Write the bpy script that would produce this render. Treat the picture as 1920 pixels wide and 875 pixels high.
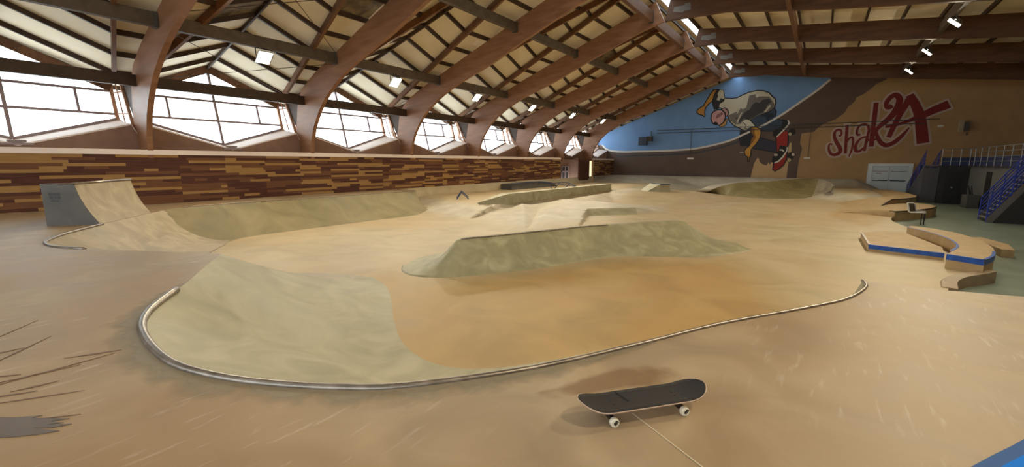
import bpy, math, random
import numpy as np
from mathutils import Vector, Matrix
from mathutils.geometry import delaunay_2d_cdt
for o in list(bpy.data.objects): bpy.data.objects.remove(o)
S = bpy.context.scene; COL = S.collection
R = math.radians
# ------------------------------------------------------------------ camera, world, exposure
EYE = 1.45; FPX = 818.0; PITCH = R(9.2); YAW = R(35.2)
cam_d = bpy.data.cameras.new('camera'); cam = bpy.data.objects.new('camera', cam_d); COL.objects.link(cam)
cam_d.sensor_width = 36; cam_d.lens = 36*FPX/1920; cam_d.clip_start = .05; cam_d.clip_end = 300
cam.location = (0, 0, EYE); cam.rotation_euler = (math.pi/2-PITCH, 0, YAW)
S.camera = cam
S.view_settings.view_transform = 'Standard'; S.view_settings.look = 'None'
S.view_settings.gamma = 1; S.view_settings.use_curve_mapping = False
S.view_settings.exposure = 0.0
W = bpy.data.worlds.new('sky'); S.world = W; W.use_nodes = True
W.node_tree.nodes['Background'].inputs[0].default_value = (.86, .95, 1, 1)
W.node_tree.nodes['Background'].inputs[1].default_value = 5.5
LAMP_W = 275.0; LAMP_COL = (1, .87, .62); LENS_E = 40.0

# ------------------------------------------------------------------ helpers
def lin(c):
    return tuple(((x/255)/12.92 if x/255 <= .04045 else ((x/255+.055)/1.055)**2.4) for x in c)
def meas(u, v, X=None, Y=None, Z=None):
    """survey: a sight line of the photograph meets the plane X, Y or Z = const of the hall"""
    x = (u-960)/FPX; y = (437.5-v)/FPX
    yc = math.cos(PITCH)+y*math.sin(PITCH); z = -math.sin(PITCH)+y*math.cos(PITCH)
    c, s = math.cos(YAW), math.sin(YAW); r = (x*c-yc*s, x*s+yc*c, z)
    t = X/r[0] if X is not None else Y/r[1] if Y is not None else (Z-EYE)/r[2]
    return Vector((r[0]*t, r[1]*t, EYE+r[2]*t))
class MB:
    def __init__(s): s.v = []; s.f = []; s.m = []
    def add(s, vs, fs, mi=0):
        o = len(s.v); s.v += [tuple(p) for p in vs]; s.f += [tuple(i+o for i in f) for f in fs]; s.m += [mi]*len(fs); return s
    def box(s, x0, x1, y0, y1, z0, z1, mi=0):
        return s.add([(x, y, z) for x in (x0, x1) for y in (y0, y1) for z in (z0, z1)],
            [(0,1,3,2),(4,6,7,5),(0,4,5,1),(2,3,7,6),(0,2,6,4),(1,5,7,3)], mi)
    def beam(s, a, b, w, h, up=(0,0,1), mi=0):
        a = Vector(a); b = Vector(b); d = (b-a).normalized(); u = Vector(up)
        sx = d.cross(u).normalized(); uy = sx.cross(d).normalized(); vs = []
        for p in (a, b):
            for i, j in ((-1,-1),(1,-1),(1,1),(-1,1)): vs.append(p+sx*i*w/2+uy*j*h/2)
        return s.add(vs, [(0,3,2,1),(4,5,6,7),(0,1,5,4),(1,2,6,5),(2,3,7,6),(3,0,4,7)], mi)
    def tube(s, pts, r, n=8, mi=0, cap=True, closed=False):
        pts = [Vector(p) for p in pts]; vs = []; N = len(pts); prev = None
        for i, p in enumerate(pts):
            if closed: t = pts[(i+1) % N]-pts[i-1]
            else: t = pts[min(i+1, N-1)]-pts[max(i-1, 0)]
            t.normalize()
            up = Vector((0,0,1)) if abs(t.z) < .95 else Vector((1,0,0))
            a = t.cross(up).normalized()
            if prev is not None and a.dot(prev) < 0 and abs(t.z) >= .95: a = -a
            prev = a; b = a.cross(t)
            rr = r[i] if isinstance(r, (list, tuple)) else r
            for k in range(n):
                q = 2*math.pi*k/n; vs.append(p+a*math.cos(q)*rr+b*math.sin(q)*rr)
        fs = [(i*n+k, i*n+(k+1) % n, ((i+1) % N)*n+(k+1) % n, ((i+1) % N)*n+k) for i in range(N if closed else N-1) for k in range(n)]
        if cap and not closed: fs += [tuple(range(n-1, -1, -1)), tuple((N-1)*n+k for k in range(n))]
        return s.add(vs, fs, mi)
    def prism(s, poly, f0, f1, mi=0, mside=None):
        """poly: 2D points; f0,f1 map a 2D point to 3D on both ends"""
        n = len(poly); vs = [f0(p) for p in poly]+[f1(p) for p in poly]
        s.add(vs, [tuple(range(n-1, -1, -1)), tuple(range(n, 2*n))], mi)
        o = len(s.v)-2*n
        s.f += [(o+i, o+(i+1) % n, o+n+(i+1) % n, o+n+i) for i in range(n)]; s.m += [mi if mside is None else mside]*n
        return s
    def cyl(s, c, axis, r, h, n=20, mi=0):
        c = Vector(c); a = Vector(axis).normalized(); return s.tube([c-a*h/2, c+a*h/2], r, n, mi)
    def obj(s, name, mat, parent=None, smooth=False, mats=None):
        me = bpy.data.meshes.new(name); me.from_pydata(s.v, [], s.f)
        for m in (mats or [mat]): me.materials.append(m)
        for p, mi in zip(me.polygons, s.m): p.material_index = mi; p.use_smooth = smooth
        me.update()
        import bmesh
        b = bmesh.new(); b.from_mesh(me); bmesh.ops.recalc_face_normals(b, faces=b.faces); b.to_mesh(me); b.free()
        o = bpy.data.objects.new(name, me); COL.objects.link(o)
        if parent is not None: put(o, parent)
        return o
def put(o, parent):
    """parent o (built in hall coordinates) under parent, moving its geometry into the parent's space"""
    off = Vector((0,0,0)); q = parent
    while q is not None: off += Vector(q.location); q = q.parent
    if o.type == 'MESH': o.data.transform(Matrix.Translation(-off))
    else: o.location = Vector(o.location)-off
    o.parent = parent
def tag(o, label=None, cat=None, group=None, kind=None):
    if label: o['label'] = label
    if cat: o['category'] = cat
    if group: o['group'] = group
    if kind: o['kind'] = kind
    return o
def thing(name, label, cat, loc=(0,0,0), group=None):
    o = bpy.data.objects.new(name, None); COL.objects.link(o); o.location = loc; o.empty_display_size = .1
    return tag(o, label, cat, group)
def copy_tree(o, parent=None, shift=None):
    c = o.copy(); COL.objects.link(c)
    if parent is not None: c.parent = parent
    elif shift is not None: c.location = Vector(o.location)+Vector(shift)
    for ch in list(o.children): copy_tree(ch, c)
    return c
def smoothpath(P, step=.12):
    P = [Vector(p) for p in P]; out = []
    for i in range(len(P)-1):
        a, b = P[i], P[i+1]; p0 = P[i-1] if i else a*2-b; p3 = P[i+2] if i+2 < len(P) else b*2-a
        n = max(1, int((b-a).length/step))
        for k in range(n):
            t = k/n; out.append(.5*((2*a)+(b-p0)*t+(2*p0-5*a+4*b-p3)*t*t+(3*a-p0-3*b+p3)*t**3))
    out.append(P[-1]); return out

# ------------------------------------------------------------------ materials
def mat(name, rgb, rough=.6, metal=0, spec=.5):
    m = bpy.data.materials.new(name); m.use_nodes = True; b = m.node_tree.nodes['Principled BSDF']
    b.inputs['Base Color'].default_value = (*lin(rgb), 1); b.inputs['Roughness'].default_value = rough
    b.inputs['Metallic'].default_value = metal; b.inputs['Specular IOR Level'].default_value = spec
    return m
def nmat(name, stops, scale=(1,1,1), nscale=3, detail=6, rough=(.5,.75), bump=.0, dist=.4, metal=0, spec=.4, second=None, lo=.3, hi=.7, flecks=False):
    """noise driven colour between stops; optional second coarser noise mix: (rgb, scale, amount)"""
    m = bpy.data.materials.new(name); m.use_nodes = True; t = m.node_tree; N = t.nodes; Lk = t.links; b = N['Principled BSDF']
    tc = N.new('ShaderNodeTexCoord'); mp = N.new('ShaderNodeMapping'); mp.inputs['Scale'].default_value = scale
    Lk.new(tc.outputs['Object'], mp.inputs[0])
    n = N.new('ShaderNodeTexNoise'); n.inputs['Scale'].default_value = nscale; n.inputs['Detail'].default_value = detail
    n.inputs['Distortion'].default_value = dist; Lk.new(mp.outputs[0], n.inputs['Vector'])
    cr = N.new('ShaderNodeValToRGB'); e = cr.color_ramp.elements; k = len(stops)
    e[0].position = lo; e[0].color = (*lin(stops[0]), 1); e[1].position = hi; e[1].color = (*lin(stops[-1]), 1)
    for i in range(1, k-1):
        q = e.new(lo+(hi-lo)*i/(k-1)); q.color = (*lin(stops[i]), 1)
    Lk.new(n.outputs['Fac'], cr.inputs[0]); out = cr.outputs[0]
    if second:
        n2 = N.new('ShaderNodeTexNoise'); n2.inputs['Scale'].default_value = second[1]; n2.inputs['Detail'].default_value = 5
        n2.inputs['Distortion'].default_value = .6
        Lk.new(tc.outputs['Object'], n2.inputs['Vector'])
        r2 = N.new('ShaderNodeMapRange'); r2.inputs[1].default_value = .42; r2.inputs[2].default_value = .68; r2.inputs[4].default_value = second[2]
        Lk.new(n2.outputs['Fac'], r2.inputs[0])
        mx = N.new('ShaderNodeMix'); mx.data_type = 'RGBA'; Lk.new(r2.outputs[0], mx.inputs[0]); Lk.new(out, mx.inputs[6])
        mx.inputs[7].default_value = (*lin(second[0]), 1); out = mx.outputs[2]
    if flecks:
        m3 = N.new('ShaderNodeMapping'); m3.inputs['Rotation'].default_value = (0,0,R(52)); m3.inputs['Scale'].default_value = (14,2.2,1); Lk.new(tc.outputs['Object'], m3.inputs[0])
        n3 = N.new('ShaderNodeTexNoise'); n3.inputs['Scale'].default_value = 1.3; n3.inputs['Detail'].default_value = 4; n3.inputs['Distortion'].default_value = .5; Lk.new(m3.outputs[0], n3.inputs['Vector'])
        n4 = N.new('ShaderNodeTexNoise'); n4.inputs['Scale'].default_value = .22; n4.inputs['Detail'].default_value = 2; Lk.new(tc.outputs['Object'], n4.inputs['Vector'])
        r3 = N.new('ShaderNodeMapRange'); r3.inputs[1].default_value = .60; r3.inputs[2].default_value = .72; Lk.new(n3.outputs['Fac'], r3.inputs[0])
        r4 = N.new('ShaderNodeMapRange'); r4.inputs[1].default_value = .42; r4.inputs[2].default_value = .62; r4.inputs[4].default_value = .28; Lk.new(n4.outputs['Fac'], r4.inputs[0])
        mm_ = N.new('ShaderNodeMath'); mm_.operation = 'MULTIPLY'; Lk.new(r3.outputs[0], mm_.inputs[0]); Lk.new(r4.outputs[0], mm_.inputs[1])
        mx = N.new('ShaderNodeMix'); mx.data_type = 'RGBA'; Lk.new(mm_.outputs[0], mx.inputs[0]); Lk.new(out, mx.inputs[6]); mx.inputs[7].default_value = (*lin((226,218,208)), 1); out = mx.outputs[2]
    Lk.new(out, b.inputs['Base Color'])
    rr = N.new('ShaderNodeMapRange'); rr.inputs[3].default_value = rough[0]; rr.inputs[4].default_value = rough[1]
    Lk.new(n.outputs['Fac'], rr.inputs[0]); Lk.new(rr.outputs[0], b.inputs['Roughness'])
    b.inputs['Metallic'].default_value = metal; b.inputs['Specular IOR Level'].default_value = spec
    if bump:
        bp = N.new('ShaderNodeBump'); bp.inputs['Strength'].default_value = bump; bp.inputs['Distance'].default_value = .01
        Lk.new(n.outputs['Fac'], bp.inputs['Height']); Lk.new(bp.outputs[0], b.inputs['Normal'])
    return m
M = {}
M['conc'] = nmat('concrete_flat', [(140,122,98),(158,138,112),(174,155,128)], nscale=1.3, detail=9, dist=.8, rough=(.42,.65), bump=.05, second=((150,118,80), .28, .75), flecks=True)
M['concL'] = nmat('concrete_bowl_floor', [(172,154,120),(186,168,134),(196,178,146)], nscale=.9, detail=9, dist=.8, rough=(.45,.65), bump=.04, second=((190,158,116), .3, .5))
def add_tint(m, rgb):
    t = m.node_tree; N = t.nodes; b = N['Principled BSDF']; src = b.inputs['Base Color'].links[0].from_socket
    at = N.new('ShaderNodeAttribute'); at.attribute_name = 'cover'; mx = N.new('ShaderNodeMix'); mx.data_type = 'RGBA'; mx.blend_type = 'MULTIPLY'
    t.links.new(at.outputs['Fac'], mx.inputs[0]); t.links.new(src, mx.inputs[6]); mx.inputs[7].default_value = (*lin(rgb), 1); t.links.new(mx.outputs[2], b.inputs['Base Color'])
add_tint(M['concL'], (240,220,178))
t_ = M['concL'].node_tree; b_ = t_.nodes['Principled BSDF']; at_ = t_.nodes.new('ShaderNodeAttribute'); at_.attribute_name = 'fresh'
mx_ = t_.nodes.new('ShaderNodeMix'); mx_.data_type = 'RGBA'; t_.links.new(at_.outputs['Fac'], mx_.inputs[0]); t_.links.new(b_.inputs['Base Color'].links[0].from_socket, mx_.inputs[6])
nz_ = t_.nodes.new('ShaderNodeTexNoise'); nz_.inputs['Scale'].default_value = 1.2; nz_.inputs['Detail'].default_value = 8; cr_ = t_.nodes.new('ShaderNodeValToRGB')
cr_.color_ramp.elements[0].position = .3; cr_.color_ramp.elements[1].position = .7; cr_.color_ramp.elements[0].color = (*lin((180,170,150)), 1); cr_.color_ramp.elements[1].color = (*lin((206,196,176)), 1)
tc_ = t_.nodes.new('ShaderNodeTexCoord'); t_.links.new(tc_.outputs['Object'], nz_.inputs['Vector']); t_.links.new(nz_.outputs['Fac'], cr_.inputs[0]); t_.links.new(cr_.outputs[0], mx_.inputs[7]); t_.links.new(mx_.outputs[2], b_.inputs['Base Color'])
M['bank'] = nmat('concrete_bank', [(138,130,96),(160,152,120),(182,174,146)], nscale=1.1, detail=9, dist=1.4, rough=(.42,.65), bump=.06, second=((172,166,140), .5, .6))
M['pale'] = nmat('concrete_pale', [(178,170,154),(196,186,170),(208,198,182)], nscale=1.2, detail=9, dist=1., rough=(.45,.65), bump=.04)
M['quart'] = nmat('concrete_quarter', [(152,138,116),(168,154,130),(188,174,150)], scale=(1,1,1), nscale=1.6, detail=9, dist=1., rough=(.45,.65), bump=.05)
M['bank_shaded'] = nmat('concrete_bank_shaded', [(120,110,78),(138,126,92),(152,140,106)], nscale=.9, detail=9, dist=1., rough=(.5,.7), bump=.04)  # bank concrete darkened for the left bank, its weaker light painted in
M['hip'] = nmat('concrete_swirled', [(142,136,104),(158,150,116),(178,170,136)], nscale=1.6, detail=10, dist=1.3, rough=(.42,.65), bump=.06)
M['ledgeconc'] = nmat('concrete_ledge', [(168,140,100),(188,160,118)], nscale=3, bump=.05)
M['patch'] = nmat('cement_apron', [(150,138,118),(172,158,134)], nscale=2.5, detail=8, rough=(.45,.65))
M['darkpatch'] = nmat('damp_patch', [(92,80,72),(104,92,84)], nscale=3, rough=(.4,.5))
M['stain'] = nmat('brown_stain', [(140,104,62),(160,122,78)], nscale=2)
M['scuff'] = mat('scuff_rubber', (116,92,76), .6)
M['joint'] = mat('pale_joint', (205,190,160), .6)
M['green'] = nmat('green_floor_paint', [(126,140,128),(144,158,146)], nscale=1.2, rough=(.25,.4))
M['steel'] = nmat('coping_steel', [(120,112,104),(165,155,146)], nscale=8, metal=.85, rough=(.3,.5))
M['greybox'] = nmat('grey_ply_side', [(92,90,88),(110,107,104)], nscale=2, rough=(.5,.7))
M['arch'] = nmat('laminated_timber_lit', [(128,88,60),(144,102,74),(156,112,82)], scale=(1,1,5), nscale=1.0, detail=6, dist=.2, rough=(.35,.55), bump=.05)  # lighter copy for the curved legs, daylight on them put into the colour
M['arch_shaded'] = nmat('laminated_timber_shaded', [(78,50,30),(94,62,38),(106,70,44)], scale=(1,1,5), nscale=1.0, detail=6, dist=.2, rough=(.4,.6), bump=.05)  # darker copy for the rafters, shade above the lamps painted in
M['beamdark'] = nmat('dark_timber', [(56,40,28),(74,54,40)], nscale=3, rough=(.5,.7))
M['beamgrey'] = nmat('weathered_timber', [(78,66,54),(100,86,72)], nscale=4, rough=(.6,.8))
M['rafter'] = nmat('red_timber', [(96,64,42),(122,84,56)], nscale=3, rough=(.45,.65))
M['panel'] = nmat('cream_roof_board', [(226,212,182),(238,226,200)], nscale=.8, rough=(.7,.9))
M['stained'] = nmat('stained_roof_board', [(78,70,60),(120,106,88),(150,132,104)], nscale=2.2, detail=8, dist=1, rough=(.7,.9))
M['sill'] = nmat('pale_sill', [(244,228,222),(250,236,230)], nscale=2)
M['apron'] = nmat('brown_render', [(138,108,92),(156,124,106)], nscale=2, rough=(.7,.9))
M['winframe'] = mat('window_bar', (150,132,134), .5)
M['winpost'] = mat('window_post_wood', (176,132,104), .5)
M['wood_l'] = nmat('plank_light', [(154,118,74),(170,134,88)], scale=(1,.6,8), nscale=3, rough=(.75,.9), spec=.1)
M['wood_m'] = nmat('plank_mid', [(108,74,56),(122,86,64)], scale=(1,.6,8), nscale=3, rough=(.75,.9), spec=.1)
M['wood_d'] = nmat('plank_dark', [(80,52,46),(98,66,56)], scale=(1,.6,8), nscale=3, rough=(.75,.9), spec=.1)
M['tan'] = nmat('tan_wall_paint', [(180,146,104),(192,156,112)], nscale=1, rough=(.6,.8))
M['tan2'] = nmat('tan_patch_paint', [(206,172,126),(214,180,134)], nscale=1, rough=(.6,.8))
M['dkbrown'] = nmat('dark_brown_paint', [(104,86,78),(112,94,86)], nscale=1, rough=(.6,.8))
M['blue'] = nmat('sky_blue_paint', [(118,158,212),(130,170,222)], nscale=.6, rough=(.55,.75))
M['white'] = mat('white_paint', (226,222,214), .5)
M['halo'] = mat('pale_pink_paint', (206,184,172), .6)
M['red'] = mat('dark_red_paint', (128,26,22), .6)
M['black'] = mat('black_paint', (24,22,24), .5)
M['bluepaint'] = nmat('blue_edge_paint', [(24,74,160),(40,96,186)], nscale=6, rough=(.35,.5))
M['bluerail'] = mat('blue_rail_paint', (36,62,170), .4)
M['lightrail'] = mat('galvanised_rail', (150,152,160), .4, .6)
M['mezzdark'] = mat('charcoal_wall', (44,42,44), .6)
M['mezzgrey'] = mat('grey_wall', (104,102,100), .7)
M['silver'] = nmat('silver_door', [(224,236,240),(242,248,250)], nscale=2.5, metal=.0, rough=(.3,.45))
M['grip'] = nmat('grip_tape', [(36,33,33),(46,42,42)], nscale=60, rough=(.75,.9))
M['ply'] = mat('maple_ply', (198,170,150), .5)
M['wheel'] = mat('white_urethane', (226,220,200), .35)
M['alu'] = mat('truck_metal', (70,62,60), .35, .8)
M['housing'] = mat('lamp_housing', (88,84,78), .5, .3)
M['railmetal'] = mat('blue_grey_rail', (70,82,112), .35, .5)
def glassmat():
    m = bpy.data.materials.new('window_glass'); m.use_nodes = True; t = m.node_tree; N = t.nodes; N.clear()
    o = N.new('ShaderNodeOutputMaterial'); a = N.new('ShaderNodeBsdfTransparent'); g = N.new('ShaderNodeBsdfGlossy')
    a.inputs[0].default_value = (.93,.97,.98,1); g.inputs['Roughness'].default_value = .03
    mx = N.new('ShaderNodeMixShader'); mx.inputs[0].default_value = .06
    t.links.new(a.outputs[0], mx.inputs[1]); t.links.new(g.outputs[0], mx.inputs[2]); t.links.new(mx.outputs[0], o.inputs[0]); return m
M['glass'] = glassmat()
def emis(name, rgb, s):
    m = bpy.data.materials.new(name); m.use_nodes = True; b = m.node_tree.nodes['Principled BSDF']
    b.inputs['Base Color'].default_value = (*rgb, 1); b.inputs['Emission Color'].default_value = (*rgb, 1); b.inputs['Emission Strength'].default_value = s
    return m
M['lens'] = emis('lit_lens', (1, .88, .55), LENS_E)

FR = [-6.6+6*i for i in range(1, 9)]     # timber frames Y = -0.6 .. 41.4
YE = 47.2                                 # end wall
XW = -19.3                                # plank wall
LOW = -1.0; GREEN = -1.2; MID = -.5
# ================================================================== CONCRETE FLOOR (deck + bowl)
# edge of the upper deck, from the plank wall round the bowl to the end of the coping: (x, y, run of the bank)
EDGE = [(-19.3,15.9,.25),(-18.2,15.9,.25),(-17.3,15.8,1.0),(-17.3,14.5,1.6),(-17.3,11.4,1.7),(-17.3,8,1.7),(-17.28,6.3,1.7),(-17.0,5.2,1.8),(-16.04,4.37,1.9),
        (-14.0,2.81,1.9),(-12.83,2.04,2.3),(-12.14,1.69,2.6),(-11.55,1.5,2.8),(-10.96,1.49,2.8),(-10.4,1.66,2.8),(-9.8,1.96,2.8),(-9.04,2.35,2.8),(-7.82,2.93,2.8)]
EDGE2 = [(-7.82,2.93,2.83),(-6.9,2.34,2.62),(-6.24,1.93,2.5),(-5.75,1.58,2.5),(-5.3,1.3,2.55),(-4.85,1.13,2.6),(-4.3,1.04,2.62),(-3.75,1.02,2.64),(-3.3,1.11,2.64),(-2.89,1.27,2.65),
        (-2.44,1.52,2.62),(-2.09,1.8,2.55),(-1.56,2.48,2.35),(-1.08,3.33,2.15),(-.64,4.18,2.0),(-.06,5.09,1.85),(.3,5.7,1.75),(.47,6.17,1.75),(.55,6.55,1.75),(.53,6.82,1.75)]
def sp(E): return smoothpath([(a, b, c) for a, b, c in E], .13)
e1 = sp(EDGE[:9])[:-1]+[Vector(EDGE[8]).lerp(Vector(EDGE[9]), k/16) for k in range(16)]+sp(EDGE[9:])
e2 = sp(EDGE2)
path = e1[:-1]+e2                      # Vector(x, y, run)
PX = np.array([p.x for p in path]); PY = np.array([p.y for p in path]); PWd = np.array([p.z for p in path])
def near_path(x, y):
    """distance to the deck edge and the bank run there (numpy arrays)"""
    D = np.full(x.shape, 1e9); Wn = np.ones(x.shape)
    for i in range(len(path)-1):
        ax, ay, bx, by = PX[i], PY[i], PX[i+1], PY[i+1]; dx, dy = bx-ax, by-ay; L2 = dx*dx+dy*dy+1e-12
        t = np.clip(((x-ax)*dx+(y-ay)*dy)/L2, 0, 1); d = np.hypot(x-ax-t*dx, y-ay-t*dy)
        if i == len(path)-2: d = np.where(t >= 1, d*4, d)
        m = d < D; D = np.where(m, d, D); Wn = np.where(m, PWd[i]+(PWd[i+1]-PWd[i])*t, Wn)
    return D, Wn
def poly_sd(x, y, P):
    """signed distance to a polygon, negative inside"""
    D = np.full(x.shape, 1e9); ins = np.zeros(x.shape, bool); n = len(P)
    for i in range(n):
        (ax, ay), (bx, by) = P[i], P[(i+1) % n]; dx, dy = bx-ax, by-ay
        t = np.clip(((x-ax)*dx+(y-ay)*dy)/(dx*dx+dy*dy+1e-12), 0, 1); D = np.minimum(D, np.hypot(x-ax-t*dx, y-ay-t*dy))
        c = ((ay > y) != (by > y)) & (x < dx*(y-ay)/(dy if dy else 1e-9)+ax); ins ^= c
    return np.where(ins, -D, D)
def ease(s, soft):      # 0..1 ramp with softened foot
    s = np.clip(s, 0, 1); return np.where(s < soft, s*s/(2*soft), s-soft/2)/(1-soft/2)
# raised parts of the low level: (polygon, top height, run, softness of the foot)
FEAT = [
 ([(-19.6,17.6),(-18.0,18.2),(-15.3,16.6),(-13.4,16.4),(-12.6,17.6),(-12.4,30),(-13.5,44),(-19.6,44)], MID, 2.4, .5),
 ([(-12.4,29.5),(-7.6,30.0),(-6.7,31.3),(-7.6,33),(-12.4,33.4)], -.52, 4.5, .5),
 ([(-3.6,24.6),(-2.4,25.2),(-2.0,26.6),(-3.8,26.4)], -.66, 3.2, .6),
 ([(-19.6,45.6),(2.2,45.6),(2.6,47.4),(-19.6,47.4)], .1, 2.6, .7),
 ([(-19.6,45.4),(-13.5,45.4),(-13.5,47.4),(-19.6,47.4)], .12, 7.0, .5),
 ([(1.3,36.6),(1.8,36.0),(2.6,37.4),(2.8,47.4),(.7,47.4)], -.5, 2.4, .4),
]
def tri(*P): return [tuple(P[i]) for i in range(3)]
def pm(u, v, z): return tuple(meas(u, v, Z=z))
_A = pm(1054,373,-.55); _B = pm(1101,391,-.74); _C = pm(1191,389,-.74); _D = pm(1153,380,-.70); _E = pm(985,436,-1.01); _F = pm(1085,428,-1.01)
_G = pm(1016,385,-.80); _H = pm(979,377,MID); _I = pm(880,412,-1.01); _J = pm(846,412,-1.01); _K = pm(925,383,MID)
_B2 = (_B[0]+.35, _B[1]-.75, -1.01); _C2 = (_C[0]+.4, _C[1]-.7, -1.01); _C3 = (_C[0]+1.5, _C[1]+1.0, -1.01); _D3 = (_D[0]+2.4, _D[1]+2.4, -1.01); _A3 = (_A[0]+.3, _A[1]+3.0, -.9)
_H2 = (-12.45, 19.5, MID); _G2 = (-12.4, 21.5, -.9)
PATCH = [(_A,_B,_F),(_A,_F,_E),(_A,_E,_G),(_G,_E,_H),(_H,_E,_I),(_H,_I,_K),(_K,_I,_J),(_A,_D,_B),(_D,_C,_B),(_B,_C,_C2),(_B,_C2,_B2),(_B,_B2,_F),(_C,_D,_D3),(_C,_D3,_C3),(_C,_C3,_C2),(_D,_A,_A3),(_D,_A3,_D3),(_G,_H,_H2),(_G,_H2,_G2),(_A,_G,_G2),(_A,_G2,_A3),(_H,_K,_H2)]
DARKP = {9, 10, 17, 18}
def LEFT_OF(x, y):
    D, _ = near_path(x, y); Dq = np.full(x.shape, 1e9)
    for i in range(0, int(np.argmin(np.hypot(PX+16.45, PY-4.7)))): Dq = np.minimum(Dq, np.hypot(x-PX[i], y-PY[i]))
    return Dq < D+.05
def IDX_OF(x, y):
    """True where the nearest deck edge is the quarter pipe or the little pocket beside it"""
    k = np.zeros(x.shape, bool); D, _ = near_path(x, y); Dq = np.full(x.shape, 1e9)
    a, b_ = int(np.argmin(np.hypot(PX+16.45, PY-4.7))), int(np.argmin(np.hypot(PX+7.82, PY-2.93)))
    for i in range(a, b_): Dq = np.minimum(Dq, np.hypot(x-PX[i], y-PY[i]))
    return Dq < D+.05
FOOT = [(-19.3,16.25),(-16.9,16.2),(-15.9,15.7),(-15.6,14.4),(-15.6,11.4),(-15.6,8.0),(-15.6,7.0),(-15.4,6.35),(-14.95,5.85),(-14.2,5.3),(-13.4,4.75),(-12.7,4.4),(-11.8,4.3),(-10.8,4.45),(-9.8,4.85),(-8.8,5.45),(-7.74,5.78)]
FOOT2 = [(-7.74,5.78),(-7.0,5.5),(-6.3,5.05),(-5.74,4.62),(-5.2,4.22),(-4.72,3.9),(-4.3,3.7),(-3.9,3.6),(-3.5,3.63),(-3.14,3.82),(-2.75,4.25),(-2.35,4.85),(-1.95,5.5),(-1.55,6.2),(-1.15,7.0)]
foot_line = [p.to_2d() for p in smoothpath([(a, b_, 0) for a, b_ in FOOT], .2)][:-1]+[p.to_2d() for p in smoothpath([(a, b_, 0) for a, b_ in FOOT2], .12)]
FLATP = [(p.x, p.y) for p in foot_line]+[(.5,7.12),(2.2,7.2),(8,7.2),(8,48),(-19.4,48)]
def height3(x, y):
    D, _ = near_path(x, y); sf = np.clip(poly_sd(x, y, FLATP), 0, None)
    Dq = np.full(x.shape, 1e9); ax, ay, bx, by = -16.2, 4.5, -14.0, 2.81; dx, dy = bx-ax, by-ay
    t = np.clip(((x-ax)*dx+(y-ay)*dy)/(dx*dx+dy*dy), 0, 1); Dq = np.hypot(x-ax-t*dx, y-ay-t*dy)
    wq = 1-np.clip((Dq-D)/.6, 0, 1)
    s = np.where(sf > 1e-4, sf/(sf+D+1e-9), 0); z = LOW+np.where(s > 0, s**(1.5+1.08*wq), 0)
    z = np.where(D < 1e-4, 0., z)
    mask = (s > 0).astype(float); mask = np.where((s > 0) & IDX_OF(x, y), 3., mask); mask = np.where((s > 0) & LEFT_OF(x, y), 4., mask)
    fresh = np.zeros(x.shape)
    for P, top, run, soft in FEAT:
        sd = poly_sd(x, y, P); h = LOW+(top-LOW)*ease(1-np.clip(sd, 0, None)/run, soft)
        up = (h > z) & (sd < run); z = np.where(up, h, z); mask = np.where(up, 0., mask)
        if top == MID or run in (2.6, 7.0): fresh = np.where(up, np.clip((h-LOW)/.12, 0, 1)*(np.clip(sd/.4, 0, 1) if top == MID else 1), fresh)
    for k, (a, b, c) in enumerate(PATCH):
        det = (b[1]-c[1])*(a[0]-c[0])+(c[0]-b[0])*(a[1]-c[1])
        if abs(det) < 1e-6: continue
        w1 = ((b[1]-c[1])*(x-c[0])+(c[0]-b[0])*(y-c[1]))/det; w2 = ((c[1]-a[1])*(x-c[0])+(a[0]-c[0])*(y-c[1]))/det; w3 = 1-w1-w2
        h = w1*a[2]+w2*b[2]+w3*c[2]; up = (w1 > -1e-6) & (w2 > -1e-6) & (w3 > -1e-6) & (h > z)
        z = np.where(up, h, z); mask = np.where(up, 1. if k in DARKP else 0., mask); fresh = np.where(up, np.clip((h-LOW)/.12, 0, 1), fresh)
    return z, mask, fresh
def height(x, y): return height3(x, y)[:2]
# right-hand edge of the low concrete slab against the green floor
SLAB = [(1.95,7.02),(2.05,9.0),(2.1,10.8),(2.27,11.9),(2.58,12.86),(3.1,14.0),(3.55,16.2),(3.45,18.5),(3.1,20.6),(2.85,22.4),(2.7,23.6),(2.62,24.8),(2.8,26.2),(3.3,28.4),(3.7,30.6),(4.2,33.6),(4.6,36),(4.4,41),(4.2,47.2)]
slab = [p.to_2d() for p in smoothpath([(a, b, 0) for a, b in SLAB], .3)]
PLAT = [(.62,6.83),(1.31,6.86),(1.95,7.02)]
def cdt(outline, pts, zfun, name, mats, edges=()):
    vs = [Vector((p[0], p[1])) for p in outline]; n = len(vs); vs += [Vector((p[0], p[1])) for p in pts]
    r = delaunay_2d_cdt(vs, [(n+a, n+b) for a, b in edges], [list(range(n))], 1, 1e-5)
    V = np.array([(p.x, p.y) for p in r[0]]); z, mk = zfun(V[:, 0], V[:, 1])
    me = bpy.data.meshes.new(name); me.from_pydata([(a, b, c) for (a, b), c in zip(V, z)], [], [tuple(f) for f in r[2]])
    for m in mats: me.materials.append(m)
    if len(mats) > 1:
        F = [p.center for p in me.polygons]; fx = np.array([c.x for c in F]); fy = np.array([c.y for c in F])
        _, mf = zfun(fx, fy)
        for p, q in zip(me.polygons, mf): p.material_index = int(q)
    for p in me.polygons:
        p.use_smooth = True
        if p.normal.z < 0: p.flip()
    me.update(); o = bpy.data.objects.new(name, me); COL.objects.link(o); return o
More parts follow.
